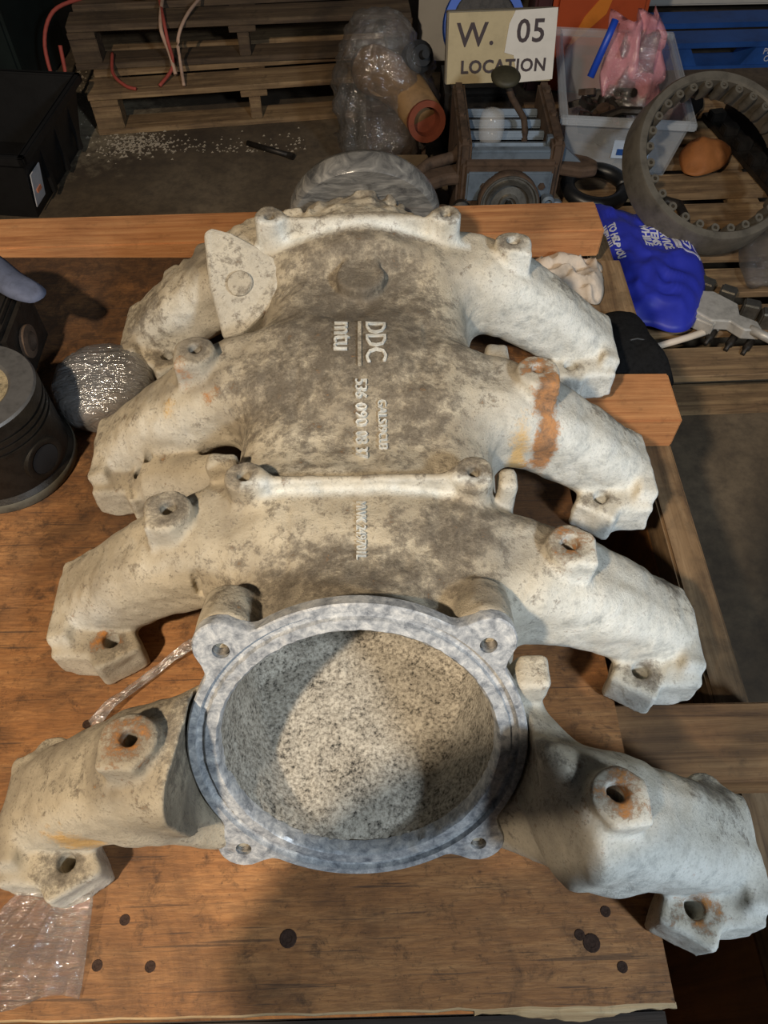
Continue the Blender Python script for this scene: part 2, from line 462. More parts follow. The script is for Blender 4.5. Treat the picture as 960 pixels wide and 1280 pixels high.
# round casting pad and odd tabs
put(cyl_z(XC - .004, .775, .15, .219, .030), (-.08, .09, .70, .86, .1, .25), .004)
for tx, ty, tz, hx, hy, hz in ((.152, .463, .165, .009, .012, .05), (-.135, .492, .17, .016, .010, .045), (.172, .690, .12, .014, .020, .045), (.156, .272, .13, .014, .016, .055)):
    put(lambda x, y, z, a=(tx, ty, tz, hx, hy, hz): rbox(np.abs(x - a[0]) - a[3], np.abs(y - a[1]) - a[4], np.abs(z - a[2]) - a[5], .006), (tx - .1, tx + .1, ty - .09, ty + .09, tz - .12, tz + .12), .010)
# rear outlet
def f_rear(x, y, z):
    return rbox2(np.sqrt((x - XC) ** 2 + (z - .134) ** 2) - (.088 - .20 * (y - .90)), np.abs(y - .90) - .085, .01)
put(f_rear, (-.16, .18, .78, 1.03, -.006, .256), .03)
# inlet neck, tilted face looking forward and up
def axis_coords(x, y, z):
    a = (y - FC[1]) * FN[1] + (z - FC[2]) * FN[2]
    u = x - FC[0] + 0 * a
    w = (y - FC[1]) * FU[1] + (z - FC[2]) * FU[2]
    return a, u, w
def f_neck(x, y, z):
    a, u, w = axis_coords(x, y, z)
    return np.maximum(rbox2(np.sqrt(u * u + w * w) - .1395, np.abs(a + .085) - .079, .004), -z + .004)
put(f_neck, (-.2, .2, .05, .5, -.006, .256), .028)
for s in (-1, 1):                                # screw pillars behind the upper flange ears
    def f_pil(x, y, z, s=s):
        a, u, w = axis_coords(x, y, z)
        return rbox2(np.sqrt((u - s * .1115) ** 2 + (w - .1115) ** 2) - .026, np.abs(a + .04) - .030, .008)
    put(f_pil, (-.2, .2, .05, .5, .05, .256), .012)
# clear the space taken by the flange ring and its front
def f_seat(x, y, z):
    a, u, w = axis_coords(x, y, z)
    return np.maximum(np.maximum(np.sqrt(u * u + w * w) - .1535, -a - .0125), a - .12)
put(f_seat, (-.2, .2, .03, .5, -.006, .28), .002, sub=True)
# cavity
CAV = np.full_like(FLD, .2)
def f_c1(x, y, z):
    a, u, w = axis_coords(x, y, z)
    return np.maximum(np.sqrt(u * u + w * w) - .1245 + np.maximum(0, -a - .01) * .06 + np.maximum(-a - .16, 0) * 3, a - .03)
put(f_c1, (-.2, .2, .03, .6, -.006, .256), .01, field=CAV)
put(lambda x, y, z: rbox(np.abs(x - XC) - .116, np.abs(y - .57) - .285, np.abs(z - .107) - .082, .05), (-.2, .22, .2, .95, -.006, .256), .03, field=CAV)
CAV = np.maximum(CAV, (.020 - GZ)[None, None, :])
FLD = smax(FLD, -CAV, .004)
# holes in bosses and lugs, small wounds in the casting
for bx_, by_, top, r, hr, kind in BOSS:
    put(cyl_z(bx_, by_, top - .055, top + .03, hr, .001), (bx_ - .03, bx_ + .03, by_ - .03, by_ + .03, top - .07, top + .04), .001, sub=True)
for hx, hy, hz, hr in ((-.158, .382, .165, .0045), (-.258, .604, .05, .006)):
    put(cyl_z(hx, hy, hz - .03, hz + .08, hr, .001), (hx - .02, hx + .02, hy - .02, hy + .02, hz - .05, hz + .1), .001, sub=True)

# lumpy sand-cast skin: low frequency noise added to the field
def vnoise(cell, seed):
    g = np.random.default_rng(seed)
    n = [int(NX * H / cell) + 3, int(NY * H / cell) + 3, int(NZ * H / cell) + 3]
    a = g.uniform(-1, 1, n).astype(np.float32)
    for ax, (N_, G, o) in enumerate(((NX, GX, X0), (NY, GY, Y0), (NZ, GZ, Z0))):
        p = (G - o) / cell; i = np.floor(p).astype(int); f = (p - i).astype(np.float32); f = f * f * (3 - 2 * f)
        sh = [1, 1, 1]; sh[ax] = -1; f = f.reshape(sh)
        a = np.take(a, i, ax) * (1 - f) + np.take(a, i + 1, ax) * f
    return a
FLD += vnoise(.030, 3) * .0016 + vnoise(.011, 4) * .0010
# rough crust at the rear outlet
crust = np.clip((GY - .895) / .03, 0, 1)[None, :, None]
FLD += vnoise(.014, 8) * .010 * crust

# --- surface nets
def surface_nets(F):
    ins = F < 0
    c = np.zeros((NX - 1, NY - 1, NZ - 1), np.uint8)
    for dx in (0, 1):
        for dy in (0, 1):
            for dz in (0, 1):
                c += ins[dx:NX - 1 + dx, dy:NY - 1 + dy, dz:NZ - 1 + dz]
    act = (c > 0) & (c < 8)
    idx = np.argwhere(act)
    vid = np.full(act.shape, -1, np.int32); vid[act] = np.arange(len(idx))
    acc = np.zeros((len(idx), 3), np.float64); cnt = np.zeros(len(idx))
    corners = [(a, b, d) for a in (0, 1) for b in (0, 1) for d in (0, 1)]
    val = {q: F[idx[:, 0] + q[0], idx[:, 1] + q[1], idx[:, 2] + q[2]] for q in corners}
    for q in corners:
        for ax in range(3):
            if q[ax] == 0:
                p = list(q); p[ax] = 1; p = tuple(p)
                a, b = val[q], val[p]; m_ = (a < 0) != (b < 0)
                t_ = np.where(m_, a / np.where(m_, a - b, 1), 0)
                pt = np.tile(np.array(q, float), (len(idx), 1)); pt[:, ax] += t_
                acc[m_] += pt[m_]; cnt[m_] += 1
    V = idx + acc / cnt[:, None]
    quads = []
    for ax in range(3):
        a1, a2 = (ax + 1) % 3, (ax + 2) % 3
        sl0 = [slice(None)] * 3; sl1 = [slice(None)] * 3
        sl0[ax] = slice(0, -1); sl1[ax] = slice(1, None)
        A, B = ins[tuple(sl0)], ins[tuple(sl1)]
        e = np.argwhere(A != B)
        ok = (e[:, a1] > 0) & (e[:, a2] > 0) & (e[:, a1] < F.shape[a1] - 1) & (e[:, a2] < F.shape[a2] - 1)
        e = e[ok]; flip = A[e[:, 0], e[:, 1], e[:, 2]]
        def g(o1, o2):
            q = e.copy(); q[:, a1] -= o1; q[:, a2] -= o2
            return vid[q[:, 0], q[:, 1], q[:, 2]]
        q = np.stack([g(1, 1), g(0, 1), g(0, 0), g(1, 0)], 1)
        q[~flip] = q[~flip][:, ::-1]
        quads.append(q)
    return V, np.concatenate(quads)
GV, GQ = surface_nets(FLD)
def tri_sample(F, P):
    i = np.clip(np.floor(P).astype(int), 0, np.array(F.shape) - 2); f = P - i; out = 0
    for a in (0, 1):
        for b in (0, 1):
            for d in (0, 1):
                w = (f[:, 0] if a else 1 - f[:, 0]) * (f[:, 1] if b else 1 - f[:, 1]) * (f[:, 2] if d else 1 - f[:, 2])
                out = out + w * F[i[:, 0] + a, i[:, 1] + b, i[:, 2] + d]
    return out
def grad(P, e=.8):
    g = []
    for ax in range(3):
        q = np.zeros(3); q[ax] = e
        g.append(tri_sample(FLD, P + q) - tri_sample(FLD, P - q))
    g = np.stack(g, 1); return g / np.maximum(np.linalg.norm(g, axis=1, keepdims=True), 1e-9)
VN = grad(GV)
VC = tri_sample(CAV, GV)
VW = GV * H + np.array([X0, Y0, Z0])
def top_height(x, y):
    """height of the casting's upper skin"""
    col_ = FLD[int(round((x - X0) / H)), int(round((y - Y0) / H)), :]
    k = np.where(col_ < 0)[0]
    if not len(k): return .1
    k = k[-1]; a, b = col_[k], col_[min(k + 1, NZ - 1)]
    return Z0 + H * (k + a / (a - b) if b > a else k)

# --- stain masks on the skin: R dark soot, G rust, B chalk white with painted cool light, A yellow
ST = np.zeros((len(VW), 4), np.float32)
def blob(ch, c, r, amt):
    d = ((VW - np.array(c)) / np.array(r)); e = np.exp(-(d ** 2).sum(1))
    ST[:, ch] = np.maximum(ST[:, ch], amt * e)
blob(0, (.0, .70, .22), (.11, .17, .12), 1.0)
blob(0, (.07, .56, .20), (.05, .06, .1), .8)
blob(0, (-.08, .60, .20), (.07, .06, .1), .9)
blob(0, (.10, .40, .20), (.06, .05, .1), .9)
blob(0, (.0, .35, .17), (.14, .035, .1), 1.0)
blob(0, (.19, .40, .17), (.05, .035, .08), .7)
blob(0, (.12, .64, .19), (.07, .05, .08), .6)
blob(0, (.33, .42, .08), (.05, .04, .06), .7)
blob(0, (.33, .19, .08), (.05, .05, .06), .6)
blob(0, (-.13, .22, .16), (.08, .04, .08), .7)
blob(0, (-.29, .86, .07), (.05, .05, .06), .7)
blob(0, (.14, .20, .17), (.06, .05, .06), .5)
blob(0, (.05, .96, .20), (.12, .05, .1), .8)
blob(0, (.31, .64, .10), (.06, .03, .06), .6)
blob(0, (.29, .86, .11), (.06, .03, .06), .6)
blob(1, (.212, .595, .19), (.016, .022, .05), 1.0)
blob(1, (.215, .565, .14), (.014, .03, .05), 1.0)
blob(1, (.205, .545, .10), (.02, .02, .05), 1.0)
blob(1, (.24, .53, .07), (.03, .02, .03), .6)
blob(1, (-.196, .640, .19), (.010, .010, .03), .55)
blob(1, (-.17, .615, .17), (.014, .008, .03), .42)
blob(1, (.207, .16, .21), (.028, .028, .03), .42)
blob(1, (.207, .39, .205), (.024, .024, .03), .4)
blob(1, (.207, .62, .21), (.026, .026, .02), .45)
blob(1, (-.186, .21, .21), (.026, .026, .02), .45)
blob(1, (.302, .10, .05), (.024, .024, .02), .4)
blob(1, (-.28, .376, .05), (.014, .014, .02), .5)
blob(1, (-.25, .80, .12), (.008, .008, .03), .5)
blob(3, (-.255, .165, .08), (.030, .016, .03), 1.0)
blob(3, (.185, .56, .13), (.014, .03, .06), .9)
blob(3, (-.22, .62, .15), (.015, .012, .03), .5)
for bx_, by_, top, r, hr, kind in BOSS: blob(0, (bx_, by_, top), (r * 1.2, r * 1.2, .008), .8)
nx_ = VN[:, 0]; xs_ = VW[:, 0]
ST[:, 2] = np.clip((xs_ - .10) / .12, 0, 1) * np.clip(.35 - VN[:, 1] * .7 + nx_ * .2, 0, 1) + np.clip((-xs_ - .14) / .1, 0, 1) * np.clip(-VN[:, 1] - .35, 0, 1) * .9  # whitens faces turned to the cool lamp: light painted over the chalk
ribm = np.clip(1 - np.abs(VW[:, 1] - .448) / .010, 0, 1) * (np.abs(xs_ - XC) < .12) * (VW[:, 2] > .17) + np.clip(1 - np.abs(VW[:, 1] - .850) / .014, 0, 1) * (np.abs(xs_ - XC) < .14) * (VW[:, 2] > .17)  # lit near side of each rib, painted white
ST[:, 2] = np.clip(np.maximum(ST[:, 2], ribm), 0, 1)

# --- casting skin material
t = NT('cast_aluminium_skin', .8)
v = t.coord()
at = t.n('Attribute', attribute_name='stain_and_light')
sep = t.n('SeparateColor', {0: at.outputs['Color']})
aD, aR, aW, aY = sep.outputs[0], sep.outputs[1], sep.outputs[2], at.outputs['Alpha']
nb = t.noise(v, 9, 6, .6, .5); nm = t.noise(v, 58, 10, .78, .12); nf = t.noise(v, 320, 4, .72)
base = t.ramp(nb, [(.30, srgb(128, 118, 102)), (.46, srgb(172, 160, 138)), (.60, srgb(198, 186, 162)), (.8, srgb(148, 138, 122))])
white = t.ramp(nm, [(.33, srgb(168, 170, 166)), (.5, srgb(222, 222, 214)), (.7, srgb(238, 238, 232))])
c = t.mix(aW, base, white)
dk = t.math('ADD', t.math('MULTIPLY', aD, .54), t.math('MULTIPLY', t.math('SUBTRACT', nm, .5), 1.9))
dk = t.math('ADD', dk, t.math('MULTIPLY', t.math('SUBTRACT', nb, .5), .7))
dk = t.math('SUBTRACT', dk, t.math('MULTIPLY', aW, .22))
dkf = t.ramp(dk, [(.10, 0.0), (.26, .55), (.48, .9)])
dkc = t.ramp(nf, [(.35, srgb(72, 64, 54)), (.65, srgb(112, 102, 88))])
c = t.mix(dkf, c, dkc)
sp = t.math('MULTIPLY', t.ramp(t.math('ADD', t.math('MULTIPLY', nf, .6), t.math('MULTIPLY', nm, .4)), [(.535, 0.0), (.60, .6)]), t.math('SUBTRACT', 1.0, t.math('MULTIPLY', aW, .6)))
c = t.mix(sp, c, srgb(98, 90, 78))
rs = t.math('ADD', t.math('MULTIPLY', aR, 1.1), t.math('MULTIPLY', t.math('SUBTRACT', nm, .5), 2.0))
c = t.mix(t.ramp(rs, [(.25, 0.0), (.60, .9)]), c, t.ramp(nm, [(.4, srgb(104, 72, 44)), (.6, srgb(186, 122, 54))]))
ys = t.math('ADD', t.math('MULTIPLY', aY, .9), t.math('MULTIPLY', t.math('SUBTRACT', nm, .5), 2.0))
c = t.mix(t.ramp(ys, [(.3, 0.0), (.7, .75)]), c, srgb(222, 176, 92))
t.col(c)
t.bump(t.math('ADD', t.math('MULTIPLY', nm, .8), t.math('MULTIPLY', nf, .35)), .75, .004)
M_CAST = t.m
t = NT('plenum_inner_skin', .9); v = t.coord()
nf = t.noise(v, 260, 4, .75); nm = t.noise(v, 40, 5, .7)
c = t.ramp(t.math('ADD', t.math('MULTIPLY', nf, .7), t.math('MULTIPLY', nm, .3)), [(.37, srgb(44, 42, 38)), (.47, srgb(150, 143, 130)), (.60, srgb(200, 193, 178))])
t.col(c); t.bump(nf, .4, .002)
M_INNER = t.m
t = NT('machined_flange', .42, .2); v = t.coord()
nf = t.noise(v, 90, 6, .75, .4); nm = t.noise(v, 22, 5, .6)
c = t.ramp(nf, [(.34, srgb(112, 116, 122)), (.48, srgb(164, 167, 170)), (.60, srgb(200, 201, 200)), (.74, srgb(236, 234, 228))])
c = t.mix(t.ramp(nm, [(.62, 0.0), (.75, .6)]), c, srgb(120, 104, 84))
t.col(c); t.bump(nf, .3, .0015)
M_FLANGE = t.m
M_STEEL_T = m_plain('thread_steel', srgb(96, 92, 86), .5, .6, .4, 200)

# --- cut the skin into its parts
FCN = VW[GQ].mean(1); FCAV = VC[GQ].mean(1)
part = np.zeros(len(GQ), np.int32)              # 0 plenum
names = {0: 'plenum'}
part[(FCAV < .0045)] = 1; names[1] = 'plenum_interior'
for j, (s, yl, yc, i) in enumerate(RUN):
    m_ = (part == 0) & (s * (FCN[:, 0] - XC) > .145) & (np.abs(FCN[:, 1] - yc) < .1147)
    part[m_] = 10 + j; names[10 + j] = 'runner'
for j, (bx_, by_, top, r, hr, kind) in enumerate(BOSS):
    rr = np.hypot(FCN[:, 0] - bx_, FCN[:, 1] - by_)
    m_ = (part != 1) & (rr < r * 1.12) & (FCN[:, 2] > top - (.012 if kind == 'boss' else .006))
    m_ |= (rr < hr * 1.4) & (FCN[:, 2] > top - .06) & (part != 1)
    part[m_] = 40 + j; names[40 + j] = 'bolt_boss' if kind == 'boss' else 'bolt_lug'
MAN = thing('intake_manifold', 'large chalky cast aluminium engine intake manifold with eight runner arms', 'manifold', (XC, .52, .003))
PARTS = {}
def skin_part(k):
    q = GQ[part == k]
    u, inv = np.unique(q, return_inverse=True)
    me = bpy.data.meshes.new(names[k])
    q = inv.reshape(q.shape)
    me.vertices.add(len(u)); me.vertices.foreach_set('co', (VW[u] - np.array([XC, .52, 0])).astype(np.float32).ravel())
    me.loops.add(q.size); me.loops.foreach_set('vertex_index', q.astype(np.int32).ravel())
    me.polygons.add(len(q)); me.polygons.foreach_set('loop_start', np.arange(0, q.size, 4, dtype=np.int32))
    me.polygons.foreach_set('use_smooth', np.ones(len(q), bool))
    me.update(calc_edges=True)
    a = me.attributes.new('stain_and_light', 'FLOAT_COLOR', 'POINT'); a.data.foreach_set('color', ST[u].ravel())
    me.normals_split_custom_set_from_vertices(VN[u].tolist())
    return me
order = [0] + sorted(k for k in names if k)
for k in order:
    if not (part == k).any(): continue
    par = MAN
    if k >= 40:
        bx_, by_ = BOSS[k - 40][:2]
        for j, (s, yl, yc, i) in enumerate(RUN):
            if s * (bx_ - XC) > .13 and abs(by_ - yc) < .1: par = PARTS[10 + j]
    PARTS[k] = link(names[k], skin_part(k), M_INNER if k == 1 else M_CAST, par)
    if k == 1: PARTS[k]['label'] = 'dark speckled hollow inside of the inlet'

# --- machined inlet flange ring
NF = 180
def flange_r(a, grow=0.0):
    r = .1515 + grow
    dx, dy = math.cos(a), math.sin(a)
    for sx in (-1, 1):
        for sy in (-1, 1):
            cx, cy = sx * .1115, sy * .1115
            b = dx * cx + dy * cy; q = b * b - (cx * cx + cy * cy - (.0245 + grow) ** 2)
            if q > 0 and b > 0: r = max(r, b + math.sqrt(q))
    return r
rads = [flange_r(2 * math.pi * k / NF) for k in range(NF)]
for _ in range(3): rads = [max(rads[k], .25 * rads[k - 1] + .5 * rads[k] + .25 * rads[(k + 1) % NF]) for k in range(NF)]
prof = [(None, -.014), (None, -.0015), (-.0015, 0.0), (.1440, 0.0), (.1428, -.005), (.1372, -.005), (.1358, -.0008), (.1265, -.0005), (.1245, -.003), (.1235, -.016)]
v = []; f = []
for j, (r, z) in enumerate(prof):
    for k in range(NF):
        a = 2 * math.pi * k / NF
        rr = rads[k] if r is None else (rads[k] + r if r < 0 else r + (random.uniform(-.0006, .0006) if j >= 6 else 0))
        v.append((rr * math.cos(a), rr * math.sin(a), z))
n_ = len(prof)
for j in range(n_):
    for k in range(NF):
        f.append((j * NF + k, j * NF + (k + 1) % NF, ((j + 1) % n_) * NF + (k + 1) % NF, ((j + 1) % n_) * NF + k))
FM = frame(Vector(FC), Vector((1, 0, 0)), Vector(FU), Vector(FN))
m = MB(); m.add(v, f)
fl = m.build('inlet_flange', M_FLANGE, MAN, smooth_angle=40)
fl.matrix_local = Matrix.Translation((-XC, -.52, 0)) @ FM
cuts = []
for sx in (-1, 1):
    for sy in (-1, 1):
        m = MB(); m.lathe([(.0075, -.03), (.0075, .02)], 20)
        c_ = m.build('cut', None); c_.matrix_world = FM @ Matrix.Translation((sx * .1115, sy * .1115, 0)); cuts.append(c_)
bpy.context.view_layer.update()
boolean_cut(fl, cuts)
fl.data.set_sharp_from_angle(angle=R(40))
for sx in (-1, 1):                               # threaded inserts
    for sy in (-1, 1):
        m = MB()
        pr = []
        for q in range(10):
            pr += [(.0075, -.001 - q * .0015), (.0066, -.00175 - q * .0015)]
        m.lathe(pr, 20, close_ends=False)
        m.build('thread', M_STEEL_T, fl, loc=(sx * .1115, sy * .1115, 0), smooth_angle=30)

# --- raised casting letters, draped on the skin
def drape(name, text, origin, size, extr=.0016, sp=1.0, width=1.0, mat=None):
    cu = bpy.data.curves.new(name, 'FONT'); cu.body = text; cu.size = size; cu.space_character = sp
    cu.extrude = .5; cu.resolution_u = 2
    o = bpy.data.objects.new(name, cu); COL.objects.link(o)
    bpy.context.view_layer.update()
    me = bpy.data.meshes.new_from_object(o.evaluated_get(bpy.context.evaluated_depsgraph_get()))
    bpy.data.objects.remove(o); bpy.data.curves.remove(cu)
    bm = bmesh.new(); bm.from_mesh(me)
    for q in bm.verts:
        tx, ty, tz = q.co
        wx, wy = origin[0] + ty, origin[1] - tx * width      # reads away from the rear, letter tops to the right
        h = top_height(wx, wy)
        q.co = (wx - XC, wy - .52, h + (extr if tz > 0 else -.003))
    bm.normal_update(); bmesh.ops.recalc_face_normals(bm, faces=bm.faces)
    bm.to_mesh(me); bm.free()
    me.name = name
    a = me.attributes.new('stain_and_light', 'FLOAT_COLOR', 'POINT'); a.data.foreach_set('color', [.0, 0, .8, 0] * len(me.vertices))
    return link(name, me, mat or M_CAST, MAN)
drape('raised_lettering', '536 090 08 37', (.000, .598, 0), .0185, .0034, 1.05, .9)
drape('raised_lettering', 'GALSI9CU3', (.024, .572, 0), .0135, .003, 1.1, .86)
drape('raised_lettering', 'MWK 249701L', (.001, .432, 0), .0135, .003, 1.0, .78)
drape('raised_logo', 'DDC', (.012, .693, 0), .034, .0025, 1.0, .98)
drape('raised_logo', 'mtu', (-.024, .693, 0), .034, .0025, 1.0, 1.02)
m = MB()
for j in range(8):
    y_ = .692 - j * .0095
    z_ = top_height(.005, y_)
    m.box((.005 - XC, y_ - .52 - .00475, z_), (.004, .0097, .005))
o = m.build('raised_bar', M_CAST, MAN)
a = o.data.attributes.new('stain_and_light', 'FLOAT_COLOR', 'POINT'); a.data.foreach_set('color', [.45, 0, .15, 0] * len(o.data.vertices))

# --- rear outlet cover, bracket web
t = NT('smoky_cap', .22); t.b.inputs['Alpha'].default_value = .78
v = t.coord((3, 10, 3)); n = t.noise(v, 9, 5, .6, 1.0)
t.col(t.ramp(n, [(.3, srgb(66, 66, 66)), (.5, srgb(112, 110, 106)), (.72, srgb(160, 156, 148))])); t.bump(n, .3, .004)
M_SMOKE = t.m
m = MB(); m.lathe([(.083, .0), (.104, .0), (.109, .006), (.109, .030), (.105, .040), (.088, .046), (.0, .048)], 56)
o = m.build('rear_cap', M_SMOKE, MAN, smooth_angle=50); o.location = (0.002, .965 - .52, .146); o.rotation_euler = (R(-80), 0, 0)
o['label'] = 'smoky grey plastic cap over the rear outlet'
def solid_plate(P, th):
    """plate through the 3-D outline P with thickness th"""
    P = [Vector(p) for p in P]; nrm = (P[1] - P[0]).cross(P[2] - P[0]).normalized(); n = len(P)
    v = [p + nrm * th / 2 for p in P] + [p - nrm * th / 2 for p in P]
    f = [tuple(range(n)), tuple(range(n, 2 * n))[::-1]] + [(i, (i + 1) % n, n + (i + 1) % n, n + i) for i in range(n)]
    return v, f
def bevelled(o, w, seg=2):
    md = o.modifiers.new('bevel', 'BEVEL'); md.width = w; md.segments = seg; md.limit_method = 'ANGLE'
    return o
top_ = [(-.198, .876, .211), (-.188, .884, .214), (-.160, .878, .207), (-.090, .830, .200), (-.100, .780, .180), (-.142, .750, .154), (-.172, .750, .142), (-.190, .812, .178)]
v = top_ + [(x * .95 - .004, y + .03, .08) for x, y, z in top_]; n_ = len(top_)
f = [tuple(range(n_)), tuple(range(n_, 2 * n_))[::-1]] + [(i, (i + 1) % n_, n_ + (i + 1) % n_, n_ + i) for i in range(n_)]
m = MB(); m.add(v, f); o = m.build('bracket_web', M_CAST, MAN); o.location = (-XC, -.52, 0); bevelled(o, .012, 3)
a = o.data.attributes.new('stain_and_light', 'FLOAT_COLOR', 'POINT'); a.data.foreach_set('color', [.3, 0, .35, .0] * len(o.data.vertices))
bw = o
m = MB(); m.lathe([(.0, .0035), (.015, .0035), (.0165, .002), (.0165, -.004)], 28)
nb_ = ((Vector(top_[3]) - Vector(top_[0])).cross(Vector(top_[6]) - Vector(top_[0]))).normalized(); nb_ = nb_ if nb_.z > 0 else -nb_
o = m.build('round_seat', M_CAST, bw, loc=(-.148, .806, .1825), rot=nb_.to_track_quat('Z', 'Y').to_euler(), smooth_angle=40)
a = o.data.attributes.new('stain_and_light', 'FLOAT_COLOR', 'POINT'); a.data.foreach_set('color', [.35, 0, .2, .0] * len(o.data.vertices))
# ------------------------------------------------------------------ soft and crumpled shapes
def vhash(x, y, z, sd):
    s_ = math.sin(x * 127.1 + y * 311.7 + z * 74.7 + sd * 19.3) * 43758.5453
    return s_ - math.floor(s_)
def n3(x, y, z, sd=0):
    xi, yi, zi = math.floor(x), math.floor(y), math.floor(z); fx, fy, fz = x - xi, y - yi, z - zi
    fx, fy, fz = [q * q * (3 - 2 * q) for q in (fx, fy, fz)]; r = 0
    for a in (0, 1):
        for b in (0, 1):
            for d in (0, 1):
                r += (fx if a else 1 - fx) * (fy if b else 1 - fy) * (fz if d else 1 - fz) * vhash(xi + a, yi + b, zi + d, sd)
    return r * 2 - 1
def pillow(m, outline, zc, ht, hb, wrinkle=.01, fr=20, rings=9, per=4, sd=1, p=2.2, ridge=False):
    """closed soft bag over a plan outline: top puffed up by ht, underside by hb"""
    n = len(outline); cx = sum(q[0] for q in outline) / n; cy = sum(q[1] for q in outline) / n
    P = []
    for i in range(n):                           # Catmull-Rom resample
        a, b, c_, d = [Vector((*outline[(i + k) % n], 0)) for k in (-1, 0, 1, 2)]
        for k in range(per):
            u = k / per
            P.append(.5 * ((2 * b) + (c_ - a) * u + (2 * a - 5 * b + 4 * c_ - d) * u * u + (3 * b - a - 3 * c_ + d) * u ** 3))
    N = len(P); v = []; f = []
    def pt(s_, k, top):
        x = cx + (P[k].x - cx) * s_; y = cy + (P[k].y - cy) * s_
        base = (1 - s_ ** p)
        q = n3(x * fr, y * fr, sd, sd)
        if ridge: q = 1 - 2 * abs(q)
        w = wrinkle * (q + .5 * n3(x * fr * 2.3, y * fr * 2.3, sd + 5, sd)) * (1 if top else .3) * (.35 + .65 * (1 - s_ ** 6))
        return (x, y, zc + (ht * base + w if top else -hb * base + w * .2))
    for top in (True, False):
        b0 = len(v); v.append(pt(0, 0, top))
        for r_ in range(1, rings + 1):
            if not top and r_ == rings: break
            for k in range(N): v.append(pt(r_ / rings, k, top))
        def id_(r_, k, top=top, b0=b0):
            if r_ == 0: return b0
            if not top and r_ == rings: return 1 + (rings - 1) * N + k % N
            return b0 + 1 + (r_ - 1) * N + k % N
        for r_ in range(rings):
            for k in range(N):
                q = [id_(r_, k), id_(r_ + 1, k), id_(r_ + 1, k + 1)] + ([id_(r_, k + 1)] if r_ else [])
                f.append(tuple(q if top else q[::-1]))
    m.add(v, f, None, True)
    return m
def sheet(m, nx, ny, fn, th=.0012):
    """double-skinned sheet from fn(u, v) -> point"""
    v = []; f = []
    for s_ in (0, 1):
        for i in range(nx + 1):
            for j in range(ny + 1):
                p = Vector(fn(i / nx, j / ny)); v.append(p - Vector((0, 0, th * s_)))
    o = (nx + 1) * (ny + 1); g = lambda i, j: i * (ny + 1) + j
    for i in range(nx):
        for j in range(ny):
            q = (g(i, j), g(i + 1, j), g(i + 1, j + 1), g(i, j + 1))
            f.append(q); f.append(tuple(a + o for a in q[::-1]))
    for i in range(nx):
        f.append((g(i, 0), g(i + 1, 0), g(i + 1, 0) + o, g(i, 0) + o)); f.append((g(i + 1, ny), g(i, ny), g(i, ny) + o, g(i + 1, ny) + o))
    for j in range(ny):
        f.append((g(0, j + 1), g(0, j), g(0, j) + o, g(0, j + 1) + o)); f.append((g(nx, j), g(nx, j + 1), g(nx, j + 1) + o, g(nx, j) + o))
    m.add(v, f, None, True); return m
def text_mesh(name, body, size, mat, parent, M, extr=.0006, sp=1.0, align='CENTER', offs=0.0):
    cu = bpy.data.curves.new(name, 'FONT'); cu.body = body; cu.size = size; cu.extrude = extr; cu.space_character = sp
    cu.align_x = align; cu.align_y = 'CENTER'; cu.resolution_u = 3; cu.offset = offs
    o = bpy.data.objects.new(name, cu); COL.objects.link(o); bpy.context.view_layer.update()
    me = bpy.data.meshes.new_from_object(o.evaluated_get(bpy.context.evaluated_depsgraph_get()))
    bpy.data.objects.remove(o); bpy.data.curves.remove(cu); me.name = name
    q = link(name, me, mat, parent); q.matrix_local = M
    return q

# ------------------------------------------------------------------ materials for the rest
M_IRON = m_plain('dark_iron', srgb(52, 47, 42), .5, .55, .5, 40, .3)
M_SOOT = m_plain('sooty_alloy', srgb(34, 30, 25), .5, .35, .5, 60, .25)
M_CROWN = m_plain('grey_crown', srgb(96, 94, 92), .5, .4, .3, 50)
M_CARBON = m_plain('carbon_bowl', srgb(140, 126, 98), .9, 0, .6, 180, .5)
M_RUSTY = m_plain('brown_rust', srgb(84, 66, 52), .8, .2, .55, 25, .4)
M_BLUEGREY = m_plain('blue_grey_paint', srgb(104, 116, 128), .55, .2, .4, 18)
M_STEEL = m_plain('worn_steel', srgb(138, 134, 126), .38, .85, .35, 40)
M_SILVER = m_plain('pale_alloy', srgb(196, 192, 184), .5, .35, .3, 30)
M_RINGM = m_plain('dull_ring_iron', srgb(116, 109, 97), .55, .4, .35, 24, .2)
M_BLACK = m_plain('black_plastic', srgb(26, 25, 25), .55, 0, .3, 20)
M_BLACKCLOTH = m_plain('black_fabric', srgb(24, 24, 25), .95, 0, .4, 160, .6, spec=.1)
M_WHITE = m_plain('white_enamel', srgb(200, 196, 188), .55, 0, .12, 8)
M_PAPER = m_plain('white_paper', srgb(222, 216, 206), .8, 0, .06, 20)
M_PAPERY = m_plain('yellowed_card', srgb(190, 174, 138), .85, 0, .14, 14)
M_INK = m_plain('grey_ink', srgb(74, 64, 66), .8, 0, .1, 40, 0)
M_ORANGE = m_plain('orange_paint', srgb(176, 74, 34), .5, 0, .2, 6)
M_AMBER = m_plain('amber_paint', srgb(214, 124, 40), .5, 0, .2, 6)
M_BLUEP = m_plain('blue_paint', srgb(30, 78, 150), .6, 0, .3, 8)
M_BLUEBAG = m_plain('blue_bag_plastic', srgb(46, 56, 178), .5, 0, .18, 9, .1)
M_PRINT = m_plain('white_print', srgb(206, 206, 216), .6, 0, .15, 60, 0)
M_RAG = m_plain('grubby_rag', srgb(190, 176, 160), .95, 0, .35, 26, .4)
M_YELLOW = m_plain('yellow_plastic', srgb(206, 168, 34), .45, 0, .2, 12)
M_REDCORD = m_plain('red_cord', srgb(166, 74, 62), .7, 0, .2, 40)
M_PALECORD = m_plain('pale_cord', srgb(190, 158, 136), .7, 0, .2, 40)
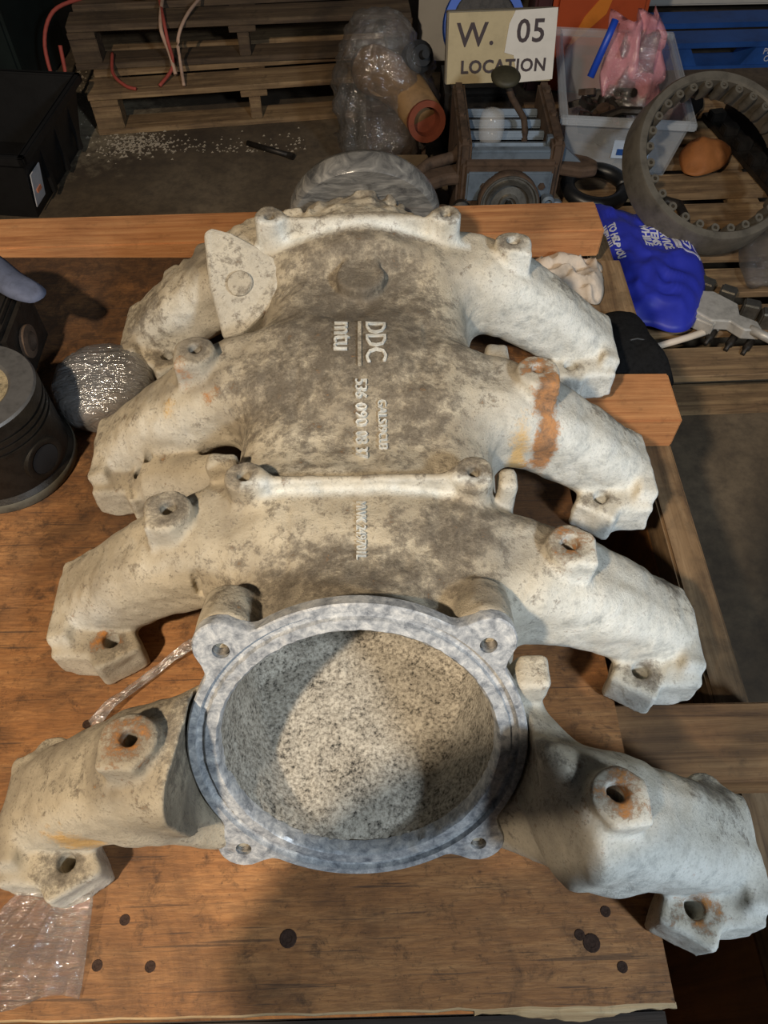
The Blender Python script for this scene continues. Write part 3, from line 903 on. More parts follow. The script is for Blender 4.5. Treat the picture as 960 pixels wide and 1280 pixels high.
M_LEATHER = m_plain('tan_leather', srgb(150, 92, 44), .7, 0, .35, 16)
M_OCHRE = m_plain('ochre_primer', srgb(138, 106, 68), .7, .1, .4, 14)
M_REDOX = m_plain('red_oxide', srgb(120, 58, 36), .8, 0, .3, 20)
M_WHITEPIPE = m_plain('white_pipe', srgb(224, 208, 188), .5, 0, .12, 12)
M_DUST = m_plain('pale_grit', srgb(150, 138, 120), .95, 0, .2, 60)
M_FILM = m_film('stretch_film', (.92, .92, .92, 1), .14, .07)
M_FILM2 = m_film('cloudy_film', (.80, .78, .74, 1), .30, .12)
t = NT('clear_bin', .25); t.col((.72, .76, .80, 1)); t.b.inputs['Alpha'].default_value = .24; t.bump(t.noise(t.coord(), 30, 3), .1, .002); M_CLEAR = t.m
t = NT('clear_cup', .15); t.col((.85, .83, .8, 1)); t.b.inputs['Alpha'].default_value = .22; M_CUP = t.m
t = NT('pink_bag', .2); t.col((.80, .36, .40, 1)); t.put(t.b.inputs['Alpha'], t.ramp(t.noise(t.coord(), 14, 4), [(.35, .35), (.7, .75)])); t.bump(t.noise(t.coord(), 30, 4), .8, .006); M_PINK = t.m

# ------------------------------------------------------------------ piston
PI_ = thing('piston', 'large sooty engine piston standing on the plywood at the left edge', 'piston', (-.477, .672, 0))
m = MB(); m.lathe([(.0, .0), (.088, .0), (.089, .004), (.088, .016), (.083, .022), (.082, .085), (.0825, .089)], 64)
sk = m.build('skirt', M_SOOT, PI_, smooth_angle=35)
m = MB(); m.lathe([(.0885, .001), (.0897, .003), (.0897, .014), (.0885, .016)], 64, close_ends=False); m.build('skirt_foot', m_plain('worn_foot', srgb(96, 92, 80), .7, .3, .5, 40), sk)
pr = [(.0825, .089)]
for z in (.092, .103, .114): pr += [(.0825, z), (.077, z + .0003), (.077, z + .0047), (.0825, z + .005)]
pr += [(.0818, .136), (.0795, .139), (.052, .139), (.048, .136), (.0, .131)]
m = MB(); m.lathe(pr[:-4], 64, close_ends=False); m.build('ring_land', M_SOOT, PI_, smooth_angle=30)
m = MB(); m.lathe([(.0818, .1355), (.0795, .139), (.052, .139), (.048, .136)], 64, close_ends=False); m.build('crown', M_CROWN, PI_, smooth_angle=30)
m = MB(); m.lathe([(.048, .136), (.03, .132), (.0, .130)], 48, close_ends=False); m.build('crown_bowl', M_CARBON, PI_)
for z in (.092, .103, .114):
    m = MB(); m.lathe([(.0772, z + .001), (.0805, z + .0012), (.0805, z + .0038), (.0772, z + .004)], 64, close_ends=False); m.build('piston_ring', M_IRON, PI_, smooth_angle=30)
for sgn in (1, -1):
    m = MB(); m.lathe([(.021, -.02), (.021, .002), (.024, .0035), (.029, .0025), (.030, -.008)], 36, close_ends=False)
    a_ = R(-28) + (0 if sgn > 0 else math.pi)
    m.build('pin_bore', M_SOOT, PI_, loc=(.0815 * math.cos(a_), .0815 * math.sin(a_), .052), rot=(0, R(90), a_), smooth_angle=40)
    m = MB(); m.lathe([(.0205, .0025), (.0, .0025)], 30, close_ends=False); m.build('pin_shade_disc', M_BORESHADE, PI_, loc=(.0815 * math.cos(a_), .0815 * math.sin(a_), .052), rot=(0, R(90), a_))  # black disc paints the shade inside the bore
# ------------------------------------------------------------------ film-wrapped round part
WR = thing('wrapped_round_part', 'round grey part in shiny stretch film between the piston and the runner arms', 'wrapped part', (-.362, .782, 0))
m = MB(); m.lathe([(.0, .001), (.055, .001), (.066, .010), (.068, .034), (.063, .050), (.044, .060), (.0, .062)], 40)
m.build('round_core', m_plain('dull_brown_core', srgb(118, 108, 98), .7, .1, .35, 20), WR, smooth_angle=45)
v = []; f = []
m = MB(); m.lathe([(.056, .0005), (.066, .005), (.070, .012), (.0712, .022), (.0708, .030), (.070, .038), (.068, .046), (.065, .052), (.056, .059), (.046, .063), (.034, .0655), (.02, .067), (.0, .0675)], 90)
m.v = [(x * (1 + .02 * n3(x * 60, y * 60, z * 60, 3)), y * (1 + .02 * n3(x * 60, y * 60, z * 60, 4)), max(.0004, z * (1 + .05 * n3(x * 25, y * 220, z, 5)))) for x, y, z in m.v]
m.build('stretch_film', m_film('tight_film', (.8, .78, .76, 1), .55, .16), WR)
# ------------------------------------------------------------------ blue-grey pad on dark block at far left
BK = thing('dark_engine_block_piece', 'dark oily block at the left edge behind the piston', 'engine part', (-.545, .86, 0))
m = MB(); m.box((0, 0, .052), (.13, .13, .104), bev=.008); m.box((.01, .01, .108), (.09, .09, .012), bev=.003)
m.build('body', M_IRON, BK)
m = MB(); m.lathe([(.0, 0), (.024, 0), (.024, .006), (.014, .008), (.014, .001), (.0, .001)], 24); m.build('bore_rim', M_RUSTY, BK, loc=(.066, -.01, .055), rot=(0, R(90), 0), smooth_angle=30)
m = MB()
ol = [(-.60, .945), (-.535, .962), (-.475, .912), (-.430, .872), (-.440, .846), (-.475, .856), (-.53, .893), (-.60, .88)]
pillow(m, ol, .128, .012, .010, .003, 40, 7, 4, 3, 4)
tag(m.build('blue_grey_pad', m_plain('blue_grey_pad', srgb(86, 92, 112), .8, 0, .25, 60), None), 'blue-grey pad lying on the dark block at the left edge', 'pad')
# ------------------------------------------------------------------ stretch film scraps on the deck
def f_film(u, w):
    a0 = Vector((-.285, .140, .012)); x1 = -.41 + .155 * w; y1 = .042 + .006 * math.sin(9 * w)
    p = a0.lerp(Vector((x1, y1, .004)), u ** .8)
    p.x += (w - .5) * .10 * (1 - u) * .6
    fold = .006 * abs(n3(w * 14, u * 2.0, 2, 8)) * (.4 + u) + .010 * max(0, n3(w * 4, u * 3, 3, 9)) * u
    p.z = .0025 + fold + .018 * (1 - u) ** 2
    return p
m = MB(); sheet(m, 40, 70, f_film, .0008)
tag(m.build('stretch_film_sheet', M_FILM, None), 'clear crinkled stretch film spread on the plywood at the lower left', 'plastic film')
m = MB()
def f_str(u, w):
    p = Vector((-.178, .392, .006)).lerp(Vector((-.290, .292, .004)), u)
    p.y += .012 * math.sin(u * 3); off = (w - .5) * (.018 - .008 * math.sin(u * 3)); p.x += off * .6; p.y -= off * .7
    p.z += .006 + .005 * abs(n3(u * 6, w * 9, 1, 12)) + .004 * math.sin(u * 9); return p
sheet(m, 40, 12, f_str, .0012)
tag(m.build('film_strand', m_film('twisted_film', (.88, .88, .88, 1), .34, .12), None), 'twisted strand of clear film under the second left runner arm', 'plastic film')
# ------------------------------------------------------------------ rag and black pad at the right rear
m = MB(); pillow(m, [(.300, 1.150), (.345, 1.166), (.40, 1.160), (.432, 1.150), (.428, 1.10), (.418, 1.055), (.40, 1.035), (.372, 1.06), (.335, 1.09), (.305, 1.10)], -.052, .022, .003, .012, 42, 12, 5, 6, 3, True)
tag(m.build('crumpled_rag', M_RAG, None), 'crumpled pale grubby rag below the rear beam, beside the rear right runner', 'rag')
BP = thing('black_pad', 'black rounded fabric pad wedged beside the rear right runner arm', 'pad', (.43, .92, -.055))
m = MB(); pillow(m, [(-.055, .055), (-.02, .085), (.022, .080), (.040, .045), (.044, .01), (.056, -.03), (.060, -.075), (.0, -.080), (-.06, -.075), (-.06, 0)], .004, .044, .003, .003, 30, 9, 5, 2, 4)
m.build('pad_body', M_BLACKCLOTH, BP)
m = MB(); m.tube([(-.048 + .104 * q / 12, -.046 + .030 * math.sin(math.pi * q / 12), .012 + .036 * math.sin(math.pi * q / 12)) for q in range(13)], .0028, 6); m.build('piping_seam', M_BLACK, BP)
m = MB(); m.lathe([(.0, .002), (.003, .002), (.0035, 0)], 10); m.build('eyelet', M_STEEL, BP, loc=(.0, .042, .040))

# ------------------------------------------------------------------ pallets
def pallet(name, label, loc, rz, sx, sy, mat, nb=7, mat2=None, blocks=True, group=None):
    P = thing(name, label, 'pallet', loc, (0, 0, rz), group)
    bw = sy / (nb + (nb - 1) * .42)
    mat2 = mat2 or mat
    top = None
    for i in range(nb):
        m = MB(); m.box((0, 0, 0), (sx * random.uniform(.985, 1), bw * random.uniform(.93, 1.03), .020), bev=.0015, jit=.001)
        m.build('deck_plank', mat, P, loc=(random.uniform(-.006, .006), -sy / 2 + bw / 2 + i * bw * 1.42 * (sy - bw) / (bw * 1.42 * (nb - 1)) if nb > 1 else 0, .134), rot=(0, 0, R(random.uniform(-.5, .5))))
    for j in (-1, 0, 1):
        m = MB(); m.box((0, 0, 0), (.095, sy, .02), bev=.0015); m.build('stringer', mat2, P, loc=(j * (sx / 2 - .05), 0, .113))
        for k in (-1, 0, 1):
            m = MB(); m.box((0, 0, 0), (.095 if j else .04, .095, .082), bev=.003); m.build('block', mat2, P, loc=(j * (sx / 2 - .05), k * (sy / 2 - .05), .062))
    for k in (-1, 0, 1):
        m = MB(); m.box((0, 0, 0), (sx, .095, .02), bev=.0015); m.build('bottom_plank', mat2, P, loc=(0, k * (sy / 2 - .05), .0105))
    return P
pallet('wooden_pallet', 'pale pallet on the floor, the lower one of the stack at the top left', (-.43, 3.21, FZ), R(6.5), 1.15, .80, M_PAL, 5, None)
pallet('wooden_pallet', 'dark grey weathered pallet, the upper one of the stack at the top left', (-.45, 3.37, FZ + .146), R(4.5), 1.22, .80, M_PALD, 5)
RP = pallet('wooden_pallet', 'pallet behind the crate at the right, under the iron ring and the blue bag', (1.17, 2.02, FZ), R(1.5), 1.20, 1.34, M_PAL, 9)
PT = FZ + .1445                                 # its top
# yellow things and cords on the left stack
for k, (x, y, r_) in enumerate(((-.80, 3.17, .055), (-.63, 3.19, .04))):
    m = MB(); m.tube([(r_ * math.cos(a / 24 * 6.2832), r_ * .8 * math.sin(a / 24 * 6.2832), .02) for a in range(25)], .017, 8)
    m.lathe([(.0, .006), (r_ * .55, .006), (r_ * .5, .022), (.0, .026)], 20)
    tag(m.build('yellow_ring_fitting', M_YELLOW, None, loc=(x, y, FZ + .2915)), ['yellow round plastic fitting at the left of the upper pallet', 'smaller yellow plastic fitting right of the hanging cords'][k], 'fitting', 'yellow fittings on the pallet stack')
def cord(name, label, pts, r_, mat):
    P = [Vector(p) for p in pts]; out = []
    for i in range(len(P) - 1):
        a, b, c_, d = P[max(i - 1, 0)], P[i], P[i + 1], P[min(i + 2, len(P) - 1)]
        for k in range(6):
            u = k / 6; out.append(.5 * ((2 * b) + (c_ - a) * u + (2 * a - 5 * b + 4 * c_ - d) * u * u + (3 * b - a - 3 * c_ + d) * u ** 3))
    out.append(P[-1]); m = MB(); m.tube(out, r_, 7)
    return tag(m.build(name, mat, None), label, 'cord')
cord('hanging_cord', 'pale cord hanging straight down the front of the upper pallet', [(-.72, 3.25, -.38), (-.70, 3.02, -.375), (-.69, 2.915, -.40), (-.675, 2.90, -.47), (-.66, 2.86, -.52)], .007, M_PALECORD)
cord('hanging_cord', 'reddish cord hanging down the pallet front and forking at its end', [(-.74, 3.2, -.38), (-.685, 2.96, -.376), (-.672, 2.90, -.42), (-.668, 2.88, -.50), (-.71, 2.80, -.53)], .006, M_REDCORD)
cord('hanging_cord', 'pale curved cord right of the others on the pallet front', [(-.55, 3.2, -.378), (-.60, 2.99, -.374), (-.635, 2.905, -.42), (-.64, 2.885, -.49), (-.625, 2.80, -.53)], .006, M_PALECORD)
cord('red_cord', 'loop of red cord at the left end of the pallet stack', [(-1.0, 3.15, -.385), (-1.09, 3.05, -.39), (-1.13, 2.97, -.47), (-1.11, 2.90, -.60), (-1.07, 2.90, -.56), (-1.06, 2.93, -.45)], .007, M_REDCORD)
cord('red_cord', 'short red cord end poking out between the two pallets', [(-.90, 2.98, -.50), (-.88, 2.86, -.515), (-.83, 2.80, -.528), (-.79, 2.78, -.53)], .006, M_REDCORD)
# ------------------------------------------------------------------ black storage bin at the left
def tapered_bin(P, w, d, h, tp, th, mat, rim=.02):
    o = [(-w / 2, -d / 2), (w / 2, -d / 2), (w / 2, d / 2), (-w / 2, d / 2)]
    lo = [(x * tp, y * tp) for x, y in o]
    fi = [(x - math.copysign(th, x), y - math.copysign(th, y)) for x, y in o]; fl_ = [(x - math.copysign(th, x), y - math.copysign(th, y)) for x, y in lo]
    v = [(x, y, 0) for x, y in lo] + [(x, y, h) for x, y in o] + [(x, y, h) for x, y in fi] + [(x, y, th) for x, y in fl_]
    f = [(3, 2, 1, 0)]
    for a, b in ((0, 4), (4, 8), (8, 12)):
        f += [(a + i, a + (i + 1) % 4, b + (i + 1) % 4, b + i) for i in range(4)]
    f.append((12, 13, 14, 15))
    m = MB(); m.add(v, f); bd = m.build('bin_body', mat, P)
    m = MB()
    for sx in (-1, 1):
        m.box((sx * (w / 2 + .004), 0, h - rim / 2), (.022, d + .03, rim), bev=.004); m.box((0, sx * (d / 2 + .004), h - rim / 2), (w + .03, .022, rim), bev=.004)
    m.build('rim', mat, P)
    return bd
BB = thing('black_storage_bin', 'black plastic storage bin on the floor at the left edge', 'storage bin', (-1.30, 2.50, FZ), (0, 0, R(-7)))
bd = tapered_bin(BB, .62, .50, .235, .86, .006, M_BLACK, .03)
for k in range(3):
    m = MB(); m.box((.293, -.10 + k * .13, .11), (.012, .02, .17)); m.build('side_rib', M_BLACK, BB)
m = MB(); v, f = solid_plate([(.282, -.222, .045), (.282, -.15, .045), (.302, -.15, .155), (.302, -.222, .155)], .003); m.add(v, f)
o = m.build('sticker', m_plain('pale_sticker', srgb(206, 204, 206), .6, 0, .15, 30), bd); o['label'] = 'pale paper sticker'
m = MB(); m.box((.2915, -.19, .09), (.004, .03, .012)); m.build('sticker_mark', m_plain('orange_mark', srgb(206, 130, 96), .7, 0, .2, 60), o, loc=(.0025, 0, 0))
DB = thing('dark_machine_case', 'dark green-black case at the top left corner behind the bin', 'case', (-1.50, 3.20, FZ), (0, 0, R(-5)))
m = MB(); m.box((0, 0, .20), (.56, .45, .40), bev=.012); m.build('body', m_plain('dark_green', srgb(26, 34, 32), .5, 0, .3, 12), DB)
m = MB(); m.box((.02, -.229, .30), (.30, .012, .05), bev=.003); m.build('handle', M_BLACK, DB)
# rod on the floor, grit
RB = thing('steel_bolt', 'dark rusty bolt lying alone on the concrete floor', 'bolt', (-.327, 2.622, FZ + .0125), (0, 0, R(-28.7)))
m = MB(); m.tube([(-.095, 0, 0), (.08, 0, 0)], .0095, 10); m.build('shank', M_IRON, RB)
m = MB(); m.lathe([(.0125, 0), (.0125, .02)], 6, smooth=False); m.build('head', M_IRON, RB, loc=(.076, 0, 0), rot=(0, R(90), 0))
m = MB()
for k in range(700):
    if k < 300: x, y = random.gauss(-.82, .07), random.gauss(2.70, .045)
    elif k < 520: x, y = random.gauss(-1.12, .07), random.gauss(3.0, .14)
    else: x, y = random.uniform(-.95, -.2), 2.72 + abs(random.gauss(0, .05)) - .09
    s_ = random.uniform(.002, .006) * (1.6 if k < 400 and random.random() < .2 else 1)
    m.add([(x - s_, y - s_ * .7, FZ), (x + s_, y - s_ * .5, FZ), (x, y + s_, FZ), (x + s_ * .2, y, FZ + s_ * .9)], [(0, 1, 3), (1, 2, 3), (2, 0, 3), (2, 1, 0)])
o = m.build('spilled_grit', M_DUST, None); o['kind'] = 'stuff'; o['label'] = 'pale grit spilled on the floor by the left pallets'; o['category'] = 'grit'
# ------------------------------------------------------------------ iron ring with bolt lugs
RG = thing('flywheel_housing_ring', 'big dull iron ring with inner bolt lugs leaning on the right pallet', 'ring')
RC = Vector((.955, 1.952, -.334)); RU = Vector((-.06, .83, .555)).normalized(); RNn = Vector((.10, -.55, .82)); RX = RU.cross(RNn).normalized(); RNn = RX.cross(RU).normalized()
RG.matrix_world = frame(RC - RU * .24 * .952, RX, RU, RNn) @ Matrix.Scale(.952, 4)
m = MB(); m.lathe([(.216, -.058), (.247, -.058), (.251, -.052), (.243, .028), (.238, .036), (.219, .036), (.215, .030)], 96, close_ends=False)
m.lathe([(.216, -.058), (.215, .030)], 96, close_ends=False)
m.v = [(x, y + .24, z) for x, y, z in m.v]
m.build('ring_band', M_RINGM, RG, smooth_angle=35)
lm = MB(); lm.lathe([(.0055, .03), (.012, .03), (.0125, .027), (.0125, -.02), (.006, -.04)], 14, close_ends=False); lm.lathe([(.0055, .03), (.0055, .012), (.0, .012)], 14, close_ends=False)
lm.box((.010, 0, -.005), (.016, .022, .062))
l0 = lm.build('bolt_lug', M_RINGM, RG, smooth_angle=35)
for k in range(28):
    a = 2 * math.pi * (k + .3) / 28
    l = l0 if k == 0 else l0.copy()
    if k: COL.objects.link(l); l.parent = RG
    l.location = (.205 * math.cos(a), .24 + .205 * math.sin(a), 0); l.rotation_euler = (0, 0, a)
# ------------------------------------------------------------------ blue carrier bag
BG = thing('blue_carrier_bag', 'blue plastic carrier bag with white print, slumped behind the crate corner', 'bag', (.78, 1.70, PT))
ol = [(.655, 1.985), (.70, 1.985), (.788, 1.945), (.848, 1.892), (.905, 1.80), (.916, 1.70), (.88, 1.575), (.825, 1.475), (.775, 1.452), (.72, 1.478), (.655, 1.495), (.64, 1.60), (.645, 1.80)]
ol = [(x - .78, y - 1.70) for x, y in ol]
m = MB(); pillow(m, ol, .042, .044, .038, .008, 22, 18, 8, 3, 5.0, True)
bag = m.build('bag_body', M_BLUEBAG, BG)
bpy.context.view_layer.update()
def bag_z(x, y):
    h = bag.ray_cast(Vector((x, y, 1)), Vector((0, 0, -1)))
    return h[1].z if h[0] else .1
def bag_print(name, body, at_, size, width):
    """printed line: reads towards the camera, letter tops to the right; follows the bag"""
    q = text_mesh(name, body, size, M_PRINT, BG, Matrix(), .0002, 1.0, 'CENTER', .0012)
    bm = bmesh.new(); bm.from_mesh(q.data)
    bmesh.ops.subdivide_edges(bm, edges=[e for e in bm.edges if e.calc_length() > .012], cuts=2)
    for w in bm.verts:
        x, y = at_[0] + w.co.y * 1.0, at_[1] - w.co.x * width
        w.co = (x, y, bag_z(x, y) + .0015 + (.0004 if w.co.z > 0 else 0))
    bmesh.ops.recalc_face_normals(bm, faces=bm.faces); bm.to_mesh(q.data); bm.free()
for body, x, y, sz in (('SERVICE', .037, .082, .030), ('ITEMS', .010, .090, .030), ('WHILE', -.014, .092, .030), ('TO HELP YOU', -.098, .07, .024), ('WITH ALL', -.118, .10, .022)):
    bag_print('printed_line', body, (x, y), sz, 1.0)
m = MB()
lg = [(.062, .11), (.075, .115), (.125, .095), (.155, .045), (.148, .005), (.075, .015), (.062, .01)]
def strip(pts, w):
    for (x0, y0), (x1, y1) in zip(pts, pts[1:]):
        d = Vector((x1 - x0, y1 - y0)); n_ = Vector((-d.y, d.x)).normalized() * w / 2; N = max(2, int(d.length / .008))
        v = []; f = []
        for k in range(N + 1):
            px, py = x0 + d.x * k / N, y0 + d.y * k / N
            for sg in (-1, 1):
                qx, qy = px + n_.x * sg, py + n_.y * sg; z = bag_z(qx, qy)
                v += [(qx, qy, z + .0016), (qx, qy, z - .001)]
        for k in range(N): f += [(k * 4, k * 4 + 2, k * 4 + 6, k * 4 + 4), (k * 4, k * 4 + 4, k * 4 + 5, k * 4 + 1), (k * 4 + 3, k * 4 + 7, k * 4 + 6, k * 4 + 2)]
        m.add(v, f)
strip([(.060, .125), (.060, .035), (.118, .005), (.120, .045), (.098, .10), (.060, .125)], .006)
strip([(.068, .118), (.068, .032)], .007); strip([(.082, .09), (.080, .055), (.100, .045), (.096, .075), (.088, .06)], .004)
m.build('printed_emblem', M_PRINT, BG)
# ------------------------------------------------------------------ valve block and white stick
VB = thing('valve_block', 'grey alloy valve block with stub fittings right of the blue bag', 'valve block', (.925, 1.52, PT), (0, 0, R(-38)))
m = MB(); m.prism([(-.10, -.04), (-.02, -.055), (.02, -.03), (.06, -.04), (.10, -.015), (.075, .01), (.03, .008), (.01, .045), (-.06, .055), (-.10, .03)], .02, .052); bevelled(m.build('body_plate', M_SILVER, VB), .004)
m = MB(); m.box((-.045, -.052, .03), (.075, .03, .035), bev=.004); m.build('side_cover', M_SILVER, VB)
for k, (x, y) in enumerate(((-.09, .09), (-.03, .092), (.04, .075), (.09, .07))):
    m = MB(); m.box((0, 0, .025), (.042, .034, .05), bev=.004); m.build('stub_fitting', M_STEEL, VB, loc=(x, y, 0), rot=(0, 0, R(8 * k)))
for k, (x, y) in enumerate(((-.005, -.040), (.045, -.030), (.085, -.018))):
    m = MB(); m.lathe([(.0, .0), (.010, .0), (.010, .03), (.006, .034), (.006, .05), (.0, .05)], 12); m.build('bolt', M_IRON, VB, loc=(x, y, .012), rot=(R(100), 0, 0))
m = MB(); m.tube([(.07, -.02, .045), (.13, -.02, .04), (.145, .0, .035)], .012, 8); m.build('elbow_fitting', M_SILVER, VB)
m = MB(); m.tube([(-.02, -.02, .001), (0, 0, .0)], .001)
ST_ = MB(); ST_.tube([(.715, 1.430, PT + .012), (.82, 1.468, PT + .012), (.905, 1.500, PT + .014)], [.0085, .009, .0095], 12)
tag(ST_.build('white_plastic_stick', M_WHITEPIPE, None), 'white plastic stick lying on the right pallet below the blue bag', 'stick')
m = MB(); pillow(m, [(1.03, 1.68), (1.10, 1.66), (1.20, 1.70), (1.27, 1.82), (1.24, 1.94), (1.14, 1.93), (1.06, 1.83)], PT + .012, .06, .008, .03, 26, 12, 6, 4, 2.2, True)
tag(m.build('clear_plastic_bag', M_FILM, None), 'clear crinkled plastic bag on the right pallet below the iron ring', 'plastic bag')
# ------------------------------------------------------------------ gloves, hose, steel bar behind / inside the ring
m = MB(); pillow(m, [(.995, 2.20), (1.04, 2.18), (1.10, 2.21), (1.15, 2.26), (1.17, 2.33), (1.10, 2.34), (1.03, 2.33), (.995, 2.28)], PT + .02, .05, .018, .018, 14, 11, 5, 9, 2.5)
tag(m.build('tan_work_glove', M_LEATHER, None), 'tan leather work glove lying on planks seen through the ring', 'glove')
m = MB(); pillow(m, [(1.0, 2.36), (1.04, 2.41), (1.09, 2.50), (1.15, 2.58), (1.13, 2.66), (1.07, 2.62), (1.02, 2.50), (.97, 2.40)], PT + .03, .085, .028, .02, 14, 11, 5, 10, 2.5)
tag(m.build('black_cloth', M_BLACKCLOTH, None), 'black crumpled cloth between the clear bin and the tan glove', 'cloth')
m = MB(); m.tube([(.70 + .085 * math.cos(a / 30 * 6.2832), 2.11 + .07 * math.sin(a / 30 * 6.2832), PT + .03 + .014 * math.sin(a / 5)) for a in range(31)], .022, 10)
tag(m.build('black_hose_coil', m_plain('black_rubber', srgb(22, 22, 23), .4, 0, .3, 20), None), 'black rubber hose coil beside the engine below the clear bin', 'hose')
SB = thing('steel_angle_bar', 'dark notched steel bar lying inside the right half of the ring', 'steel bar', (1.235, 2.28, PT), (0, 0, R(-79)))
m = MB(); m.box((0, 0, .012), (.56, .085, .02), bev=.002); m.box((0, .04, .045), (.56, .012, .08), bev=.002); m.build('angle', M_IRON, SB)
for k in range(6):
    m = MB(); m.box((0, 0, 0), (.035, .05, .03), bev=.003); m.build('tooth', M_IRON, SB, loc=(-.23 + k * .09, -.02, .036))
HF = MB(); HF.tube([(.865, 2.02, PT + .012), (.90, 2.05, PT + .02), (.935, 2.03, PT + .02), (.94, 1.98, PT + .016), (.93, 1.93, PT + .014)], .014, 10)
tag(HF.build('bent_pipe_piece', M_IRON, None), 'short bent dark pipe lying inside the left of the ring', 'pipe')
# ------------------------------------------------------------------ clear storage bin with parts
CB = thing('clear_storage_bin', 'clear plastic storage bin full of oily parts behind the engine', 'storage bin', (.81, 2.47, FZ + .146), (0, 0, R(-7)))
bd = tapered_bin(CB, .36, .56, .19, .86, .005, M_CLEAR, .022)
m = MB(); m.box((.035, -.256, .085), (.11, .004, .055)); o = m.build('sticker', m_plain('pale_blue_sticker', srgb(190, 206, 226), .5, 0, .1, 20), bd); o['label'] = 'white and blue sticker on the front'
m = MB(); m.box((.018, -.2595, .078), (.05, .003, .018)); m.build('sticker_band', M_BLUEP, o)
m = MB(); m.box((.068, -.2595, .09), (.03, .003, .028)); m.build('sticker_picture', m_plain('sticker_photo', srgb(176, 140, 130), .6, 0, .3, 90), o)
def nut(): 
    m = MB(); m.lathe([(.016, 0), (.028, 0), (.028, .018), (.016, .018)], 6, smooth=False, close_ends=False); m.lathe([(.016, 0), (.016, .018)], 12, close_ends=False); return m
for k in range(18):
    x, y = -.10 + .055 * (k % 3) + random.uniform(-.01, .01), -.19 + .044 * (k // 3) + random.uniform(-.008, .008)
    z = .03 + random.uniform(.02, .10)
    typ = k % 3; mat = (M_IRON, M_STEEL, M_RUSTY, M_IRON, M_IRON)[k % 5]
    p = Matrix.Translation((.81, 2.47, FZ + .146)) @ Matrix.Rotation(R(-7), 4, 'Z') @ Vector((x, y, z + .01))
    if typ == 0: m = nut(); nm, lb = 'hex_nut', 'oily hexagonal ring nut among the parts in the clear bin'
    elif typ == 1:
        m = MB(); m.lathe([(.0, 0), (.036, 0), (.036, .01), (.02, .012), (.02, .03), (.0, .03)], 18); nm, lb = 'spring_cap', 'round oily metal cap among the parts in the clear bin'
    else:
        m = MB(); m.tube([(-.06, 0, 0), (.0, .0, .01), (.06, .015, 0)], .013, 8); m.lathe([(.0, .0), (.02, .0), (.02, .016), (0, .016)], 10, TM((.06, .015, -.008))); nm, lb = 'rocker_rod', 'dark metal rod among the parts in the clear bin'
    tag(m.build(nm, mat, None, loc=p, rot=(random.uniform(-.6, .6), random.uniform(-.6, .6), random.uniform(0, 6)), smooth_angle=40), lb, 'metal part', nm.replace('_', ' ') + 's in the clear bin')
def bagpts(cx, cy, z0, sc, rot, sd):
    return lambda u, w: tuple(Matrix.Rotation(rot, 3, 'Z') @ Vector(((u - .5) * sc[0] * (1 - .35 * w), .03 * n3(u * 5, w * 5, sd, sd) * 2 + (w * .10), w * sc[1])) + Vector((cx, cy, z0)))
ZB = thing('pink_zip_bag', 'pink and clear zip bag with a blue seal standing in the clear bin', 'zip bag', (.86, 2.42, -.44))
m = MB(); sheet(m, 14, 16, bagpts(0, 0, 0, (.22, .24), R(12), 4), .02); m.build('bag_front', M_PINK, ZB)
m = MB(); sheet(m, 12, 14, bagpts(-.055, -.02, .01, (.15, .19), R(-30), 6), .006); m.build('inner_bag', M_FILM2, ZB)
m = MB(); m.tube([(-.155, .01, .10), (-.115, .05, .20), (-.10, .07, .235)], .012, 6); m.build('zip_seal', m_plain('blue_seal', srgb(36, 76, 190), .4, 0, .1, 10), ZB)
# ------------------------------------------------------------------ engine unit in front of the sign
EN = thing('engine_unit', 'rusty blue-grey engine unit with a front pulley behind the crate', 'engine', (.41, 2.13, FZ), (0, 0, R(-1)))
ez = -FZ                                        # local z of world 0
m = MB()
m.box((-.125, .02, ez - .44), (.035, .34, .29), bev=.008); m.box((.125, .02, ez - .44), (.035, .34, .29), bev=.008)
m.box((0, -.15, ez - .47), (.26, .04, .26), bev=.010); m.box((0, .185, ez - .48), (.26, .03, .21), bev=.008); m.box((0, .02, ez - .56), (.25, .32, .05))
m.build('case', M_RUSTY, EN)
m = MB(); m.box((0, -.132, ez - .335), (.225, .030, .035), bev=.006); m.box((0, -.171, ez - .405), (.235, .014, .085), bev=.005); m.build('front_plate', M_BLUEGREY, EN)
for k in range(4):
    m = MB(); m.box((0, 0, 0), (.222, .050, .022), bev=.005); m.build('cross_rib', M_BLUEGREY, EN, loc=(0, -.075 + k * .072, ez - .345 - .006 * k), rot=(R(-24), 0, 0))
m = MB(); m.box((0, .02, ez - .42), (.222, .30, .02)); m.build('inner_floor', M_IRON, EN)
for x, y in ((-.128, -.13), (-.128, .0), (-.128, .13), (.128, -.13), (.128, .0), (.128, .13), (-.07, -.182), (.09, -.182)):
    m = MB(); m.lathe([(.0, .0), (.010, 0), (.010, .008), (.0, .009)], 6, smooth=False)
    front = y < -.17
    m.build('bolt_head', M_RUSTY, EN, loc=(x, y if not front else -.176, ez - .296 if not front else ez - .40), rot=(R(90), 0, 0) if front else (0, 0, 0))
PU = MB(); PU.lathe([(.0, .0), (.018, .0), (.020, .016), (.026, .016), (.028, .006), (.052, .004), (.056, .022), (.064, .024), (.068, .014), (.072, .014), (.076, .022), (.080, .022), (.082, .0), (.080, -.03), (.0, -.03)], 48)
pu = PU.build('pulley', M_STEEL, EN, loc=(.0, -.205, ez - .435), rot=(R(78), 0, 0), smooth_angle=35)
m = MB(); m.lathe([(.0805, -.028), (.0845, -.026), (.0845, .016), (.0805, .018)], 48, close_ends=False); m.build('pulley_rim', M_RUSTY, pu)
